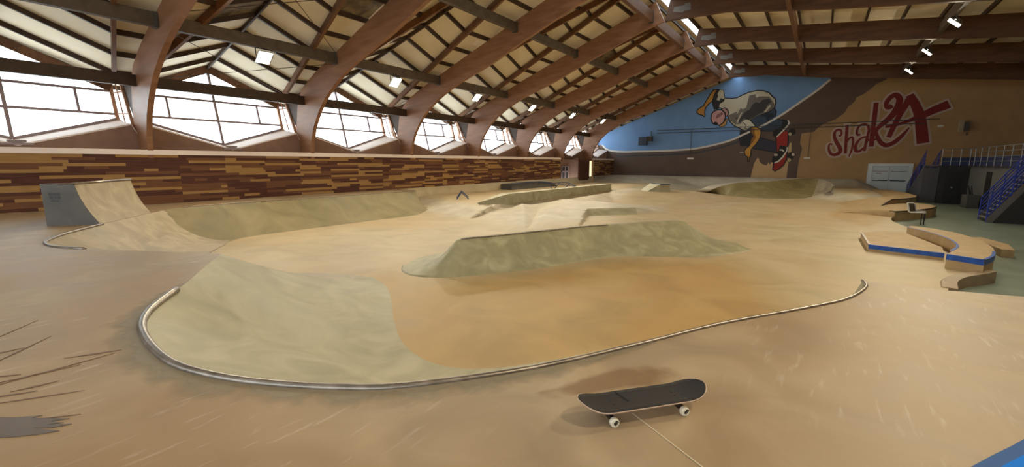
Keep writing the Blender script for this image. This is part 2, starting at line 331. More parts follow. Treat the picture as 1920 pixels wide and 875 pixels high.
# upper deck
deck_out = [(-19.3,-9.0),(14,-9.0),(14,9.6),(6,8.1)]+[(a, b) for a, b in PLAT[::-1]]+[(p.x, p.y) for p in path[::-1]]
def flat0(x, y): return np.zeros(x.shape), np.zeros(x.shape)
deck = cdt(deck_out, [], flat0, 'floor', [M['conc']])
tag(deck, kind='structure')
sk = MB(); line = [(14,9.6),(6,8.1)]+PLAT[::-1]+[(.52,6.82)]
for a, b in zip(line, line[1:]): sk.add([(*a, 0), (*b, 0), (*b, -1.25), (*a, -1.25)], [(0,1,2,3)])
tag(sk.obj('trim_1', M['conc']), kind='structure')
# low level with banks
rings = []
for i in range(1, len(path)-1):
    t = (path[i+1]-path[i-1]).to_2d().normalized(); nrm = Vector((-t.y, t.x))    # bowl lies to the left of the travel direction
    for f in (.05, .12, .2, .3, .4, .5, .6, .7, .8, .9, .96, 1.0, 1.05):
        if i % 2 and f > .12 and f not in (.96, 1.0): continue
        d = f*path[i].z; rings.append((path[i].x+nrm.x*d, path[i].y+nrm.y*d, d))
ra = np.array(rings); Dr, _ = near_path(ra[:, 0], ra[:, 1]); keep = Dr > ra[:, 2]*.985-.001
bowl_out = [(p.x, p.y) for p in path]+PLAT+[(p.x, p.y) for p in slab[1:]]+[(-19.3,47.2)]
gx, gy = np.meshgrid(np.arange(-19.2, 4.6, .24), np.arange(3.2, 47.1, .24)); gx = gx+.05*np.sin(gy*7.3); gx = gx.ravel(); gy = gy.ravel()
sg = poly_sd(gx, gy, FLATP)
cand = [(a, b) for (a, b, c), k in zip(rings, keep) if k]
ca = np.array(cand); cand = [c for c, q in zip(cand, poly_sd(ca[:, 0], ca[:, 1], FLATP)) if q > .05]+[(a, b) for a, b, q in zip(gx, gy, sg) if q < -.06]
ca = np.array(cand); sd = poly_sd(ca[:, 0], ca[:, 1], bowl_out)
cand = [tuple(c) for c, s in zip(cand, sd) if s < -.03]
CE = []; k0 = len(cand); cand += [(p.x, p.y) for p in foot_line[1:]]+[(.5,7.12)]; CE = [(k0+i, k0+i+1) for i in range(len(cand)-k0-1)]   # crisp foot of the banks
for T_ in PATCH:
    for a, b_ in ((T_[0],T_[1]),(T_[1],T_[2]),(T_[2],T_[0])):
        pts_ = [(a[0]+(b_[0]-a[0])*t/10, a[1]+(b_[1]-a[1])*t/10) for t in range(11)]
        k0 = len(cand); cand += pts_; CE += [(k0+i, k0+i+1) for i in range(10)]
bowl = cdt(bowl_out, cand, height, 'floor', [M['concL'], M['bank'], M['pale'], M['quart'], M['bank_shaded']], edges=CE)
tag(bowl, kind='structure')
ORG = [(-8.4,4.6),(-8.3,6.9),(-6.3,6.86),(-5.2,8.5),(-4.4,10.8),(-3,11.6),(-1.7,12.7),(-.5,10.6),(.45,7.0),(.4,2),(-8,0)]
vx = np.array([v.co.x for v in bowl.data.vertices]); vy = np.array([v.co.y for v in bowl.data.vertices])
cv = 1-np.clip((poly_sd(vx, vy, ORG)+.9)/1.3, 0, 1); at_ = bowl.data.attributes.new('cover', 'FLOAT', 'POINT')
ORG2 = [(.3,25.1),(2.5,41.8),(4.8,43),(4.2,33),(2.4,24.2),(1.6,21)]
cv = np.maximum(cv, .8*(1-np.clip((poly_sd(vx, vy, ORG2)+.25)/.35, 0, 1)))
for i, v in enumerate(cv): at_.data[i].value = float(v)
fr_ = height3(vx, vy)[2]; at_ = bowl.data.attributes.new('fresh', 'FLOAT', 'POINT')
for i, v in enumerate(fr_): at_.data[i].value = float(v)
sk = MB()
for a, b in zip(slab, slab[1:]):
    za, zb = [float(height(np.array([q.x]), np.array([q.y]))[0][0]) for q in (a, b)]
    sk.add([(a.x, a.y, za), (b.x, b.y, zb), (b.x, b.y, -1.25), (a.x, a.y, -1.25)], [(0,1,2,3)])
tag(sk.obj('trim_2', M['ledgeconc']), kind='structure')
tag(MB().box(.4, 14, 6.9, 47.3, -1.5, GREEN).obj('floor', M['green']), kind='structure')

# steel copings set in the deck edge
def coping(label, i0, i1, r=.03, taper=0):
    N_ = i1-i0; b = MB(); b.tube([(p.x, p.y, .003) for p in path[i0:i1]], [r*(1-taper*min(1, k/N_*1.6)) for k in range(N_)], 10); o = b.obj('steel_coping', M['steel'], smooth=True)
    return tag(o, label, 'coping', 'round steel copings set in the bowl edges')
def nearest(x, y): return int(np.argmin(np.hypot(PX-x, PY-y)))
coping('long curved steel pipe coping around the near bowl pocket beside the skateboard', nearest(-5.95,1.72), len(path), .040, .52)
coping('short steel pipe coping around the small pocket in front of the tall quarter pipe', nearest(-13.95,2.78), nearest(-10.1,1.8), .03)
coping('thin straight steel edge along the top of the bank under the plank wall', 0, nearest(-17.1,5.3), .015)

# paint, patches and marks lying in the deck surface (own shapes)
def decal(name, pts, m, label, cat, z=.004, par=None):
    n = len(pts); b = MB(); b.add([(p[0], p[1], z) for p in pts]+[(p[0], p[1], z-.003) for p in pts], [tuple(range(n)), tuple(range(2*n-1, n-1, -1))]+[(i, (i+1) % n, n+(i+1) % n, n+i) for i in range(n)])
    o = b.obj(name, m)
    if par: put(o, par)
    return tag(o, label, cat)
def offset_strip(i0, i1, wid, jag, z=.003):
    A = []; rnd = random.Random(4)
    for i in range(i0, i1, 2):
        t = (path[min(i+1, len(path)-1)]-path[max(i-1, 0)]).to_2d().normalized(); A.append((path[i].x+t.y*wid(i), path[i].y-t.x*wid(i)))
    return A
def softmat(name, rgb, amt):
    m = bpy.data.materials.new(name); m.use_nodes = True; t = m.node_tree; N = t.nodes; b_ = N['Principled BSDF']; o = N['Material Output']
    b_.inputs['Base Color'].default_value = (*lin(rgb), 1); b_.inputs['Roughness'].default_value = .55
    at = N.new('ShaderNodeAttribute'); at.attribute_name = 'cover'; nz = N.new('ShaderNodeTexNoise'); nz.inputs['Scale'].default_value = 5; nz.inputs['Detail'].default_value = 6
    tc = N.new('ShaderNodeTexCoord'); t.links.new(tc.outputs['Object'], nz.inputs['Vector'])
    ad = N.new('ShaderNodeMath'); ad.operation = 'MULTIPLY_ADD'; ad.inputs[1].default_value = 1.2; t.links.new(nz.outputs['Fac'], ad.inputs[0]); t.links.new(at.outputs['Fac'], ad.inputs[2])
    mr = N.new('ShaderNodeMapRange'); mr.inputs[1].default_value = .75; mr.inputs[2].default_value = 1.35; mr.inputs[4].default_value = amt; t.links.new(ad.outputs[0], mr.inputs[0])
    tr = N.new('ShaderNodeBsdfTransparent'); mx = N.new('ShaderNodeMixShader'); t.links.new(mr.outputs[0], mx.inputs[0]); t.links.new(tr.outputs[0], mx.inputs[1]); t.links.new(b_.outputs[0], mx.inputs[2]); t.links.new(mx.outputs[0], o.inputs[0]); return m
def soft(o, vals):
    a = o.data.attributes.new('cover', 'FLOAT', 'POINT')
    for i, v in enumerate(vals): a.data[i].value = v
    return o
i0, i1 = nearest(-6.3,1.95), nearest(-.9,3.6)
outer = offset_strip(i0, i1, lambda i: .30*min(1, (i-i0)/10+.15)*min(1, (i1-i)/14+.1)+.02*math.sin(i*.9), 0); inner = [(path[i].x, path[i].y) for i in range(i0, i1, 2)]
b = MB(); n = len(outer); b.add([(p[0], p[1], .003) for p in outer]+[(p[0], p[1], .003) for p in inner], [(i, i+1, n+i+1, n+i) for i in range(n-1)])
tag(soft(b.obj('cement_apron', softmat('cement_apron', (150,140,120), .6)), [0]*n+[1]*n), 'greyish cement band in the deck around the near curved coping', 'floor patch')
c4 = lambda L, z=0: [tuple(meas(u, v, Z=z))[:2] for u, v in L]
decal('damp_patch', c4([(-60,782),(30,783),(80,779),(60,784),(131,785),(95,790),(120,793),(88,796),(135,795),(100,802),(60,803),(112,808),(70,815),(20,820),(-60,822)]), M['darkpatch'], 'dark grey ragged stain on the deck in the lower left corner', 'stain')
STN = c4([(1020,735),(1060,722),(1110,705),(1160,690),(1215,686),(1250,692),(1262,706),(1225,722),(1165,728),(1110,738),(1060,745)])
g = Vector((sum(p[0] for p in STN)/len(STN), sum(p[1] for p in STN)/len(STN))); n = len(STN); b = MB()
b.add([(g.x+(p[0]-g.x)*k, g.y+(p[1]-g.y)*k, .0025) for k in (1.25, .7) for p in STN]+[(g.x, g.y, .0025)], [(i, (i+1) % n, n+(i+1) % n, n+i) for i in range(n)]+[(n+i, n+(i+1) % n, 2*n) for i in range(n)])
tag(soft(b.obj('brown_stain', softmat('brown_stain', (142,106,68), .45)), [0]*n+[.8]*n+[1]), 'brown soft stain on the deck just behind the skateboard', 'stain')
sc = [((-40,648),(72,600)),((-30,690),(96,630)),((-30,668),(46,652)),((-40,732),(215,662)),((-20,722),(150,684)),((20,735),(112,714)),((-40,762),(158,732)),((-30,748),(70,733)),((120,672),(228,656)),((60,787),(152,777)),((-10,707),(40,702))]
t = None
for k, (a, c) in enumerate(sc):
    A = meas(*a, Z=0); B = meas(*c, Z=0); d = (B-A).normalized(); nn = Vector((-d.y, d.x, 0)); w = .006+.004*(k % 3)
    P = [A, A.lerp(B, .5)-nn*w, B, A.lerp(B, .45)+nn*w]
    o = decal('tyre_scuff', [(p.x, p.y) for p in P], M['scuff'], 'thin dark skid scratch on the deck at the left edge of the floor', 'scuff'); o['group'] = 'skid scratches on the deck at lower left'
A = meas(1186,775, Z=0); B = meas(1312,872, Z=0); d = (B-A).normalized(); nn = Vector((-d.y, d.x, 0))*.003; B = B+d*1.2
decal('floor_joint', [(p.x, p.y) for p in (A+nn, A-nn, B-nn, B+nn)], M['joint'], 'thin pale straight joint line in the deck under the skateboard', 'joint')

# ================================================================== QUARTER PIPE (tall, far left)
A = Vector((-14.25, 2.47, 0)); B = Vector((-16.30, 4.01, 0)); dirW = (B-A).normalized(); nF = Vector((-dirW.y, dirW.x, 0))
if nF.dot(Vector((.6, .8, 0))) < 0: nF = -nF
q = thing('quarter_pipe', 'tall beige quarter pipe with grey side wall in front of plank wall at left', 'ramp', tuple(A))
Rq = 2.3; prof = []
for k in range(25):
    z = .97-k*(1.97)/24; x = 2.276-math.sqrt(max(0, Rq*Rq-(Rq-(z+1))**2)); prof.append((x, z))
b = MB(); n = len(prof)
vs = [A+nF*x+Vector((0,0,z+.012)) for x, z in prof]+[B+nF*x+Vector((0,0,z+.012)) for x, z in prof]
b.add(vs, [(i, i+1, n+i+1, n+i) for i in range(n-1)]); b.obj('riding_surface', M['quart'], q, True)
side = [(x, z) for x, z in prof if z > -.95]+[(-.02, -1.0), (-.02, .93)]
back = 0.62
def sidepoly(P0):
    b = MB(); pl = [(-back, -.02), (-back, .95)]+[(x, z-.005) for x, z in prof if z > -.3]+[(prof[16][0], -.3)]
    b.prism([p for p in pl], lambda p: P0+nF*p[0]+Vector((0,0,p[1])), lambda p: P0+dirW*.03+nF*p[0]+Vector((0,0,p[1]))); return b
# side wall: foot stands 1 m to the left of the lip
A0 = Vector((-14.63, 1.98, 0)); back = (A-A0).length
sidepoly(A).obj('side_wall', M['greybox'], q); sidepoly(B-dirW*.03).obj('side_wall', M['greybox'], q)
b = MB(); T0 = A-nF*back; T1 = B-nF*back
b.add([T0+Vector((0,0,.95)), A+Vector((0,0,.965)), B+Vector((0,0,.965)), T1+Vector((0,0,.95))], [(0,1,2,3)])
b.add([T0, T0+Vector((0,0,.95)), T1+Vector((0,0,.95)), T1], [(0,1,2,3)]); b.obj('platform', M['greybox'], q)
b = MB(); b.tube([A-dirW*.02+Vector((0,0,.975)), B+dirW*.02+Vector((0,0,.975))], .03, 10); tag(b.obj('coping', M['steel'], q, True), 'round steel coping on the lip')
b = MB(); b.tube([T0+Vector((0,0,.955)), A+Vector((0,0,.975))], .016, 8); tag(b.obj('metal_edge', M['steel'], q, True), 'thin worn metal edge')
# faded faint marking on the side wall
b = MB()
mm = mat('faded_marking', (74,74,78), .7)
for (s0, s1, z0, z1) in ((.20,.56,.70,.76),(.22,.34,.62,.69),(.36,.44,.63,.69),(.46,.55,.62,.69),(.24,.50,.56,.60)):
    P = lambda s, z: T0.lerp(A, s)-dirW*.004+Vector((0,0,z))
    b.add([P(s0,z0), P(s1,z0), P(s1-.02,z1), P(s0-.02,z1)], [(0,1,2,3)])
b.obj('faded_marking', mm, q)

# ================================================================== CENTRE HIP BANK (in the bowl)
hip = thing('hip_bank', 'long green-grey concrete hip bank standing in the middle of the bowl floor', 'ramp', (-5.2, 9.5, LOW))
ST = [ # front foot, front top, z top, back top, back foot
 ((-8.15,6.95),(-8.1,7.0),-1.0,(-8.3,7.4),(-8.4,7.6)),
 ((-7.75,6.55),(-7.65,7.0),-.955,(-8.0,7.6),(-8.4,8.0)),
 ((-7.3,6.36),(-7.3,7.12),-.84,(-7.7,7.9),(-8.4,8.6)),
 ((-6.95,6.38),(-7.02,7.22),-.62,(-7.5,8.1),(-8.3,9.0)),
 ((-6.65,6.52),(-6.85,7.32),-.41,(-7.35,8.2),(-8.2,9.3)),
 ((-6.30,6.82),(-6.72,7.48),-.31,(-7.25,8.1),(-8.05,9.0)),
 ((-5.75,7.65),(-6.3,8.3),-.3,(-6.95,8.7),(-7.8,9.3)),
 ((-5.25,8.49),(-5.95,9.2),-.3,(-6.7,9.6),(-7.5,10.1)),
 ((-4.85,9.5),(-5.6,10.0),-.3,(-6.35,10.5),(-7.1,11.0)),
 ((-4.40,10.6),(-5.3,10.8),-.3,(-6.0,11.5),(-6.8,12.0)),
 ((-3.85,11.15),(-4.85,11.6),-.3,(-5.4,12.4),(-6.1,13.0)),
 ((-3.1,11.61),(-4.2,12.5),-.3,(-4.8,13.5),(-5.5,14.1)),
 ((-2.5,12.0),(-3.4,13.6),-.3,(-3.8,14.5),(-4.4,15.3)),
 ((-2.15,12.4),(-3.1,13.75),-.44,(-3.4,14.6),(-3.8,15.4)),
 ((-1.85,12.9),(-2.75,13.9),-.68,(-2.9,14.6),(-3.2,15.3)),
 ((-1.6,13.4),(-2.3,14.05),-.88,(-2.4,14.6),(-2.6,15.1)),
 ((-1.45,14.0),(-1.7,14.3),-1.0,(-1.8,14.6),(-2.0,14.9))]
b = MB(); vs = []; m = 0; rows = []
SM = [];
for k in range(len(ST)-1):
    for t in (0, .25, .5, .75) if k < len(ST)-2 else (0, .25, .5, .75, 1):
        def cr(f):
            g = lambda j: Vector(f(ST[max(0, min(len(ST)-1, j))])); p0, p1, p2, p3 = g(k-1), g(k), g(k+1), g(k+2)
            return .5*((2*p1)+(p2-p0)*t+(2*p0-5*p1+4*p2-p3)*t*t+(3*p1-p0-3*p2+p3)*t**3)
        SM.append((cr(lambda s: (*s[0], 0)), cr(lambda s: (*s[1], s[2])), cr(lambda s: (*s[3], s[2])), cr(lambda s: (*s[4], 0))))
for ff, ft, bt, bf in SM:
    bt = ft.lerp(bt, .25)
    row = [(ff.x, ff.y, LOW-.02)]
    for k in range(0, 9):
        s = k/8; p = ff.lerp(ft, s); zz = LOW+(ft.z-LOW)*(s**1.35); row.append((p.x, p.y, zz+.003))
    for k in range(0, 9):
        s = k/8; p = bt.lerp(bf, s); zz = LOW+(bt.z-LOW)*((1-s)**1.35); row.append((p.x, p.y, zz+.003))
    row.append((bf.x, bf.y, LOW-.02)); rows.append(row); m = len(row)
for r in rows: vs += r
b.add(vs, [(i*m+k, i*m+k+1, (i+1)*m+k+1, (i+1)*m+k) for i in range(len(rows)-1) for k in range(m-1)])
o = b.obj('concrete_body', M['hip'], hip, True)
b = MB(); b.tube([(s[1].x, s[1].y, s[1].z+.012) for s in SM[20:41]], .02, 8); tag(b.obj('coping', M['steel'], hip, True), 'worn steel coping along the top edge')

# ================================================================== LOW LEDGES AND PADS
# long slanted ledge at the back
b = MB(); y0, y1 = 17.0, 30.4
pl = lambda xo, z: [( -12.45+xo, y0, z), (-12.45+xo, y1, z)]
def zf(y): return MID-.55
b.add([(-12.35,17.2,-1.0),(-12.35,30.0,-1.0),(-12.5,30.3,-.06),(-12.5,17.4,-.06),(-13.0,17.4,-.06),(-13.0,30.3,-.06),(-13.1,30.0,-1.0),(-13.1,17.2,-1.0),(-13.5,16.2,-.46)],
  [(0,1,2,3),(3,2,5,4),(4,5,6,7),(1,6,5,2),(0,3,8),(3,4,8),(4,7,8),(0,8,7),(0,7,6,1)])
tag(b.obj('long_ledge', M['bank']), 'long straight raised concrete ledge behind the mounds, in front of the dark rails', 'ledge')

def slab_obj(name, poly, z0, z1, m, label, cat, band=None, top=None):
    t = thing(name, label, cat, (poly[0][0], poly[0][1], z0))
    b = MB(); b.prism(poly, lambda p: (p[0], p[1], z0), lambda p: (p[0], p[1], z1)); b.obj('concrete_body', m, t)
    if band:
        for seg, hgt, bm, lab in band:
            b = MB()
            for p, r in zip(seg, seg[1:]):
                d = Vector((r[0]-p[0], r[1]-p[1], 0)).normalized(); nn = Vector((d.y, -d.x, 0))*.012
                a0 = Vector((p[0], p[1], z1+.006)); a1 = Vector((r[0], r[1], z1+.006))
                b.add([a0+nn, a1+nn, a1+nn-Vector((0,0,hgt)), a0+nn-Vector((0,0,hgt)), a0-nn*4, a1-nn*4], [(0,1,2,3), (0,1,5,4)])
            tag(b.obj('metal_edge', bm, t), lab)
    return t
P = [(1.25,15.65),(2.72,15.2),(2.85,16.3),(2.4,19.1),(1.9,19.2),(1.22,18.2)]
slab_obj('manual_pad', P, LOW-.05, -.82, M['ledgeconc'], 'low flat concrete pad with bright blue steel front edge, inside the curved ledge', 'ledge',
  [([(1.25,15.65),(2.72,15.2)], .12, M['bluepaint'], 'bright blue steel edge'), ([(1.22,18.2),(1.25,15.65)], .06, M['steel'], 'bare steel edge')])
k = 1.035
inn = smoothpath([(2.4*k,18.8*k,0),(2.85*k,17.5*k,0),(3.0*k,16.2*k,0),(2.93*k,15.1*k,0),(2.66*k,14.2*k,0)], .25)
out = smoothpath([(3.0*k,13.25*k,0),(3.38*k,14.3*k,0),(3.62*k,16.0*k,0),(3.46*k,17.8*k,0),(3.0*k,18.85*k,0),(2.55*k,19.15*k,0)], .25)
inn = [(p.x, p.y) for p in inn]; out = [(p.x, p.y) for p in out]
P = inn+[(2.56,14.1)]+out
slab_obj('curved_ledge', P, GREEN, -.67, M['ledgeconc'], 'tall curved horseshoe concrete ledge with bright blue steel edges beside the green floor', 'ledge',
  [(inn[::-1], .13, M['bluepaint'], 'blue steel edge on the inner curve'), ([(2.56,14.1)]+out[:7], .13, M['bluepaint'], 'blue steel edge on the front end')])
c = smoothpath([(2.24,11.8,0),(2.36,12.5,0),(2.62,13.1,0),(3.0,13.6,0),(3.25,14.0,0)], .15); b = MB(); vs = []
for i, p in enumerate(c):
    t = (c[min(i+1, len(c)-1)]-c[max(i-1, 0)]).normalized(); nn = Vector((t.y, -t.x, 0))*.14; h = LOW+.015+.06*i/len(c)
    vs += [(p.x-nn.x, p.y-nn.y, LOW-.03), (p.x-nn.x*.6, p.y-nn.y*.6, h), (p.x+nn.x, p.y+nn.y, h), (p.x+nn.x, p.y+nn.y, GREEN)]
b.add(vs, [(i*4+k, i*4+k+1, i*4+k+5, i*4+k+4) for i in range(len(c)-1) for k in range(3)]+[(0,1,2,3)])
tag(b.obj('curved_curb', M['conc']), 'low curved concrete curb climbing from the platform edge to the curved blue-edged ledge', 'curb')
# wedge pad with dark edge, then the tall pad behind the mesh chair
t = thing('wedge_ledge', 'concrete wedge ledge with dark blue sloping edge near the silver door', 'ledge', (2.4,29.6,LOW))
b = MB(); E3 = [(2.38,29.57,LOW+.01),(3.28,32.0,-.56),(4.0,33.0,-.55),(4.55,34.3,-.55),(4.85,36.2,-.54),(4.7,38.5,-.52),(4.2,42,-.5)]
vs = []
for x, y, z in E3: vs += [(x, y, GREEN), (x, y, z), (x-.9, y+1.0, z-.02), (x-1.6-(.9 if y > 30 else 0), y+1.6, LOW-.01)]
b.add(vs, [(i*4+k, i*4+k+1, i*4+k+5, i*4+k+4) for i in range(len(E3)-1) for k in range(3)]); b.obj('concrete_body', M['ledgeconc'], t)
b = MB(); b.tube([(x+.01, y-.01, z) for x, y, z in E3[:5]], .03, 8); tag(b.obj('metal_edge', mat('dark_blue_steel', (40,38,70), .4), t), 'dark blue steel edge')
P = [(2.86,26.3),(3.38,27.0),(4.0,28.1),(4.57,29.3),(4.92,30.6),(4.85,31.8),(4.5,32.6),(4.1,32.2),(3.5,30.9),(3.0,29.0),(2.8,27.6)]
PAD = slab_obj('curved_pad', P, GREEN, -.74, M['ledgeconc'], 'rounded tall concrete pad behind the white chair on the green floor', 'ledge',
  [([(2.7,26.5),(2.86,26.3),(3.38,27.0),(4.0,28.1),(4.57,29.3),(4.92,30.6)], .05, M['beamdark'], 'dark worn edge')])
b = MB(); L_ = [(2.88,26.3),(2.82,27.6),(3.02,29.0),(3.52,30.9),(4.1,32.2)]; vs = []
for x, y in L_: vs += [(x, y, -.745), (x-.9, y+.5, -.86), (x-2.0, y+1.1, -1.005), (x, y, -1.1)]
b.add(vs, [(i*4+k, i*4+k+1, i*4+k+5, i*4+k+4) for i in range(len(L_)-1) for k in range(2)]+[(0,1,2,3)]); b.obj('side_ramp', M['ledgeconc'], PAD, True)
slab_obj('concrete_block', [(4.36,18.0),(4.62,18.0),(4.78,19.2),(4.5,20.6),(4.2,20.4)], GREEN, -.98, M['ledgeconc'], 'low beige concrete block on the green floor behind the curved ledge', 'block')
# pocket at the back: a bowl corner with an olive face and a pale lip
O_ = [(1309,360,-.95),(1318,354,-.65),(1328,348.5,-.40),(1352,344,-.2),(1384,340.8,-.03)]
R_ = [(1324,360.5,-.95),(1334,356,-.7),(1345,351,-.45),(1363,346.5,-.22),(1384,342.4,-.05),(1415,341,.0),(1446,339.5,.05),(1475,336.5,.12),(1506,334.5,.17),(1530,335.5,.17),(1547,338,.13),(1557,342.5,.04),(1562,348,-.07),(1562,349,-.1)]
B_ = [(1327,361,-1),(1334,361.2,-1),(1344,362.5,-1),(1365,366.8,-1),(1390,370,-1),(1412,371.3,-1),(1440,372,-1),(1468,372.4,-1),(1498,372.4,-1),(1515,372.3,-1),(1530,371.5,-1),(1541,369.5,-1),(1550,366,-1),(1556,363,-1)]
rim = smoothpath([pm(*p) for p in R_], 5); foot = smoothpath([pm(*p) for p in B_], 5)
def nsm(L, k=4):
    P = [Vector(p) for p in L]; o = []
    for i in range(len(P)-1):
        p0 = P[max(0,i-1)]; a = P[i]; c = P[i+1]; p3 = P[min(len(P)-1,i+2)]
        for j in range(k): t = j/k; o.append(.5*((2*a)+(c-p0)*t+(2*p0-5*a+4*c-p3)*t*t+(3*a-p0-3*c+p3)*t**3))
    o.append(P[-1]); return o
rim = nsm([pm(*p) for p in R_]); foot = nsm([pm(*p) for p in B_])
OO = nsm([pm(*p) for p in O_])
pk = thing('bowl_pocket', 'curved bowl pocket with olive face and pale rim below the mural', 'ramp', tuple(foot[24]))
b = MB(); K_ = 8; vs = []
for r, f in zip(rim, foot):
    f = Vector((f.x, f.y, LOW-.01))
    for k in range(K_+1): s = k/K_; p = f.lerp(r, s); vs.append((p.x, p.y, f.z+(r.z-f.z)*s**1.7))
b.add(vs, [(i*(K_+1)+k, i*(K_+1)+k+1, (i+1)*(K_+1)+k+1, (i+1)*(K_+1)+k) for i in range(len(rim)-1) for k in range(K_)]); f_ = foot[-1]; b.add([vs[-(K_+1)+k] for k in range(K_+1)]+[(rim[-1].x+.06, rim[-1].y+.02, rim[-1].z), (rim[-1].x+.06, rim[-1].y+.02, LOW-.05)], [tuple(range(K_+3))]); b.m = [1 if (j//K_) > .70*(len(rim)-1) else 0 for j in range(len(b.f))]; b.obj('riding_face', None, pk, True, mats=[nmat('pocket_olive_shaded', [(122,110,70),(142,128,86),(158,144,102)], nscale=1.0, detail=8, dist=.9, rough=(.5,.7)), M['quart']])  # olive darkened to paint in the shade, paler right end paints in lamp light
b = MB(); vs = []; cc = Vector((-2.4, 34.0, 0))
for i, r in enumerate(rim):
    d = (r-cc); d.z = 0; d.normalize(); q1 = r+d*(.9 if i < len(rim)-14 else .06)
    if i < 16: q1 = OO[i]
    elif i < 24: q1 = (OO[16]+(rim[i]-rim[16])).lerp(q1, (i-16)/8)
    dd_ = .02 if i >= len(rim)-14 else 1.4
    vs += [tuple(r), (q1.x, q1.y, q1.z), (q1.x+d.x*dd_, q1.y+d.y*dd_, LOW-.05)]
b.add(vs, [(i*3+k, i*3+k+1, i*3+k+4, i*3+k+3) for i in range(len(rim)-1) for k in range(2)]); b.obj('deck_back', M['pale'], pk, True)
# far box with blue top on the mound
t = thing('ledge_box', 'small concrete box with blue edge standing on the far mound', 'ledge', (-9.2,31.2,-.52))
c0 = meas(1238,359, Z=-.5); c1_ = meas(1256,359, Z=-.5); dv = (c1_-c0).normalized(); nv = Vector((-dv.y, dv.x, 0))
b = MB(); b.add([c0-Vector((0,0,.1)), c1_-Vector((0,0,.1)), c1_+nv*2.2-Vector((0,0,.1)), c0+nv*2.2-Vector((0,0,.1)), c0+Vector((0,0,.50)), c1_+Vector((0,0,.50)), c1_+nv*2.2+Vector((0,0,.5)), c0+nv*2.2+Vector((0,0,.5)), c0-dv*.9+nv*.5-Vector((0,0,.1)), c0-dv*.9+nv*2.-Vector((0,0,.1))],
 [(0,1,5,4),(1,2,6,5),(2,3,7,6),(3,0,4,7),(4,5,6,7),(4,8,0),(7,4,8,9),(7,3,9)]); b.obj('concrete_body', M['bank'], t)
b = MB(); 
for a_, b_ in ((c0, c1_), (c0, c0+nv*2.2)): b.beam(a_+Vector((0,0,.49)), b_+Vector((0,0,.49)), .07, .07)
tag(b.obj('metal_edge', mat('slate_blue_steel', (86,104,130), .4), t), 'blue grey steel edge')
# A-frame rail
t = thing('flat_rail', 'small blue A-legged grind rail standing alone near the plank wall', 'rail', (-15.1,17.0,MID))
a0 = meas(856,374, Z=MID); a1 = meas(879,373, Z=MID); md = (a0+a1)/2; dv = (a1-a0).normalized(); nv = Vector((md.x, md.y, 0)).normalized(); top = md+Vector((0,0,.38))-dv*.06
for kk in (0, 1):
    for s_ in (a0, a1):
        b = MB(); b.tube([s_+nv*1.3*kk, top+nv*1.3*kk], .028, 8); b.obj('leg', M['railmetal'], t)
b = MB(); b.tube([top-nv*.08, top+nv*1.4], .035, 8); b.obj('bar', M['railmetal'], t)
# grey box with steel top and wavy rails by the plank wall
b = MB(); t = thing('grey_funbox', 'low grey box with dark steel top edge against the plank wall', 'ramp', (-18.3,26,MID))
b.add([(-18.3,25.9,MID),(-18.3,26.9,MID),(-18.3,29.8,MID),(-18.3,32.5,MID),(-19.25,25.9,MID),(-19.25,32.5,MID),(-18.3,25.9,-.08),(-18.3,29.8,-.03),(-18.3,31.6,-.2),(-19.25,25.9,-.08),(-19.25,29.8,-.03),(-19.25,31.6,-.2)],
 [(0,1,2,3,8,7,6),(6,7,10,9),(7,8,11,10),(0,6,9,4),(8,3,5,11)]); b.obj('box_body', M['greybox'], t)
b = MB(); b.tube([(-18.28,25.9,-.07),(-18.28,29.8,-.02),(-18.28,31.6,-.19),(-18.28,32.5,MID+.02)], .04, 8); b.obj('metal_edge', M['railmetal'], t)
t = thing('wavy_rail', 'curvy dark blue metal grind rail behind the long ledge', 'rail', (-16.3,28.5,MID))
def c6(x, y): return (940+x/9.143, 330+y/9.143)
for pts in ([(620,100),(840,125),(1060,108),(1180,125),(1300,185)], [(820,150),(850,195),(885,222),(920,210),(950,165),(990,125)], [(1060,205),(1110,190),(1150,150),(1180,128)], [(980,128),(1090,150),(1200,160),(1290,188)]):
    P3 = smoothpath([tuple(meas(*c6(*p), Y=28.4)) for p in pts], .15); b = MB(); b.tube(P3, .03, 6); b.obj('bent_tube', M['railmetal'], t, True)
for xy in ((885,215),(1100,200)):
    p3 = meas(*c6(*xy), Y=28.4); b = MB(); b.tube([(p3.x, p3.y, MID), (p3.x, p3.y, p3.z+.02)], .03, 6); b.obj('foot', M['railmetal'], t)
# near corner: blue steel edge of a low pad at the camera's right
cp = [meas(u, v, Z=.0) for u, v in ((1795,893),(1827,875),(1862,856),(1895,840),(1920,826),(1960,808))]; ctr = Vector((1.35,2.75,0))
t = thing('corner_pad', 'bright blue steel-edged pad corner at the bottom right of the floor', 'ledge', (1.2,2.9,0))
inner_ = [p.lerp(ctr, .1) for p in cp]; in2 = [p.lerp(ctr, .75) for p in cp]; n = len(cp)
b = MB(); b.add([p+Vector((0,0,.0)) for p in cp]+[p+Vector((0,0,.012)) for p in cp]+[p+Vector((0,0,.013)) for p in inner_], [(i, i+1, n+i+1, n+i) for i in range(n-1)]+[(n+i, n+i+1, 2*n+i+1, 2*n+i) for i in range(n-1)])
tag(b.obj('outer_band', mat('worn_blue', (70,100,150), .8, spec=.1), t), 'worn dull blue outer band')
b = MB(); b.add([p+Vector((0,0,.013)) for p in inner_]+[p+Vector((0,0,.016)) for p in in2], [(i, i+1, n+i+1, n+i) for i in range(n-1)]); tag(b.obj('inner_band', mat('bright_blue', (30,120,220), .8, spec=.1), t), 'bright blue inner band')
b = MB(); b.add([p+Vector((0,0,.016)) for p in in2]+[ctr+Vector((0,0,.016))], [(i, i+1, n) for i in range(n-1)]); b.obj('pad_top', M['conc'], t)
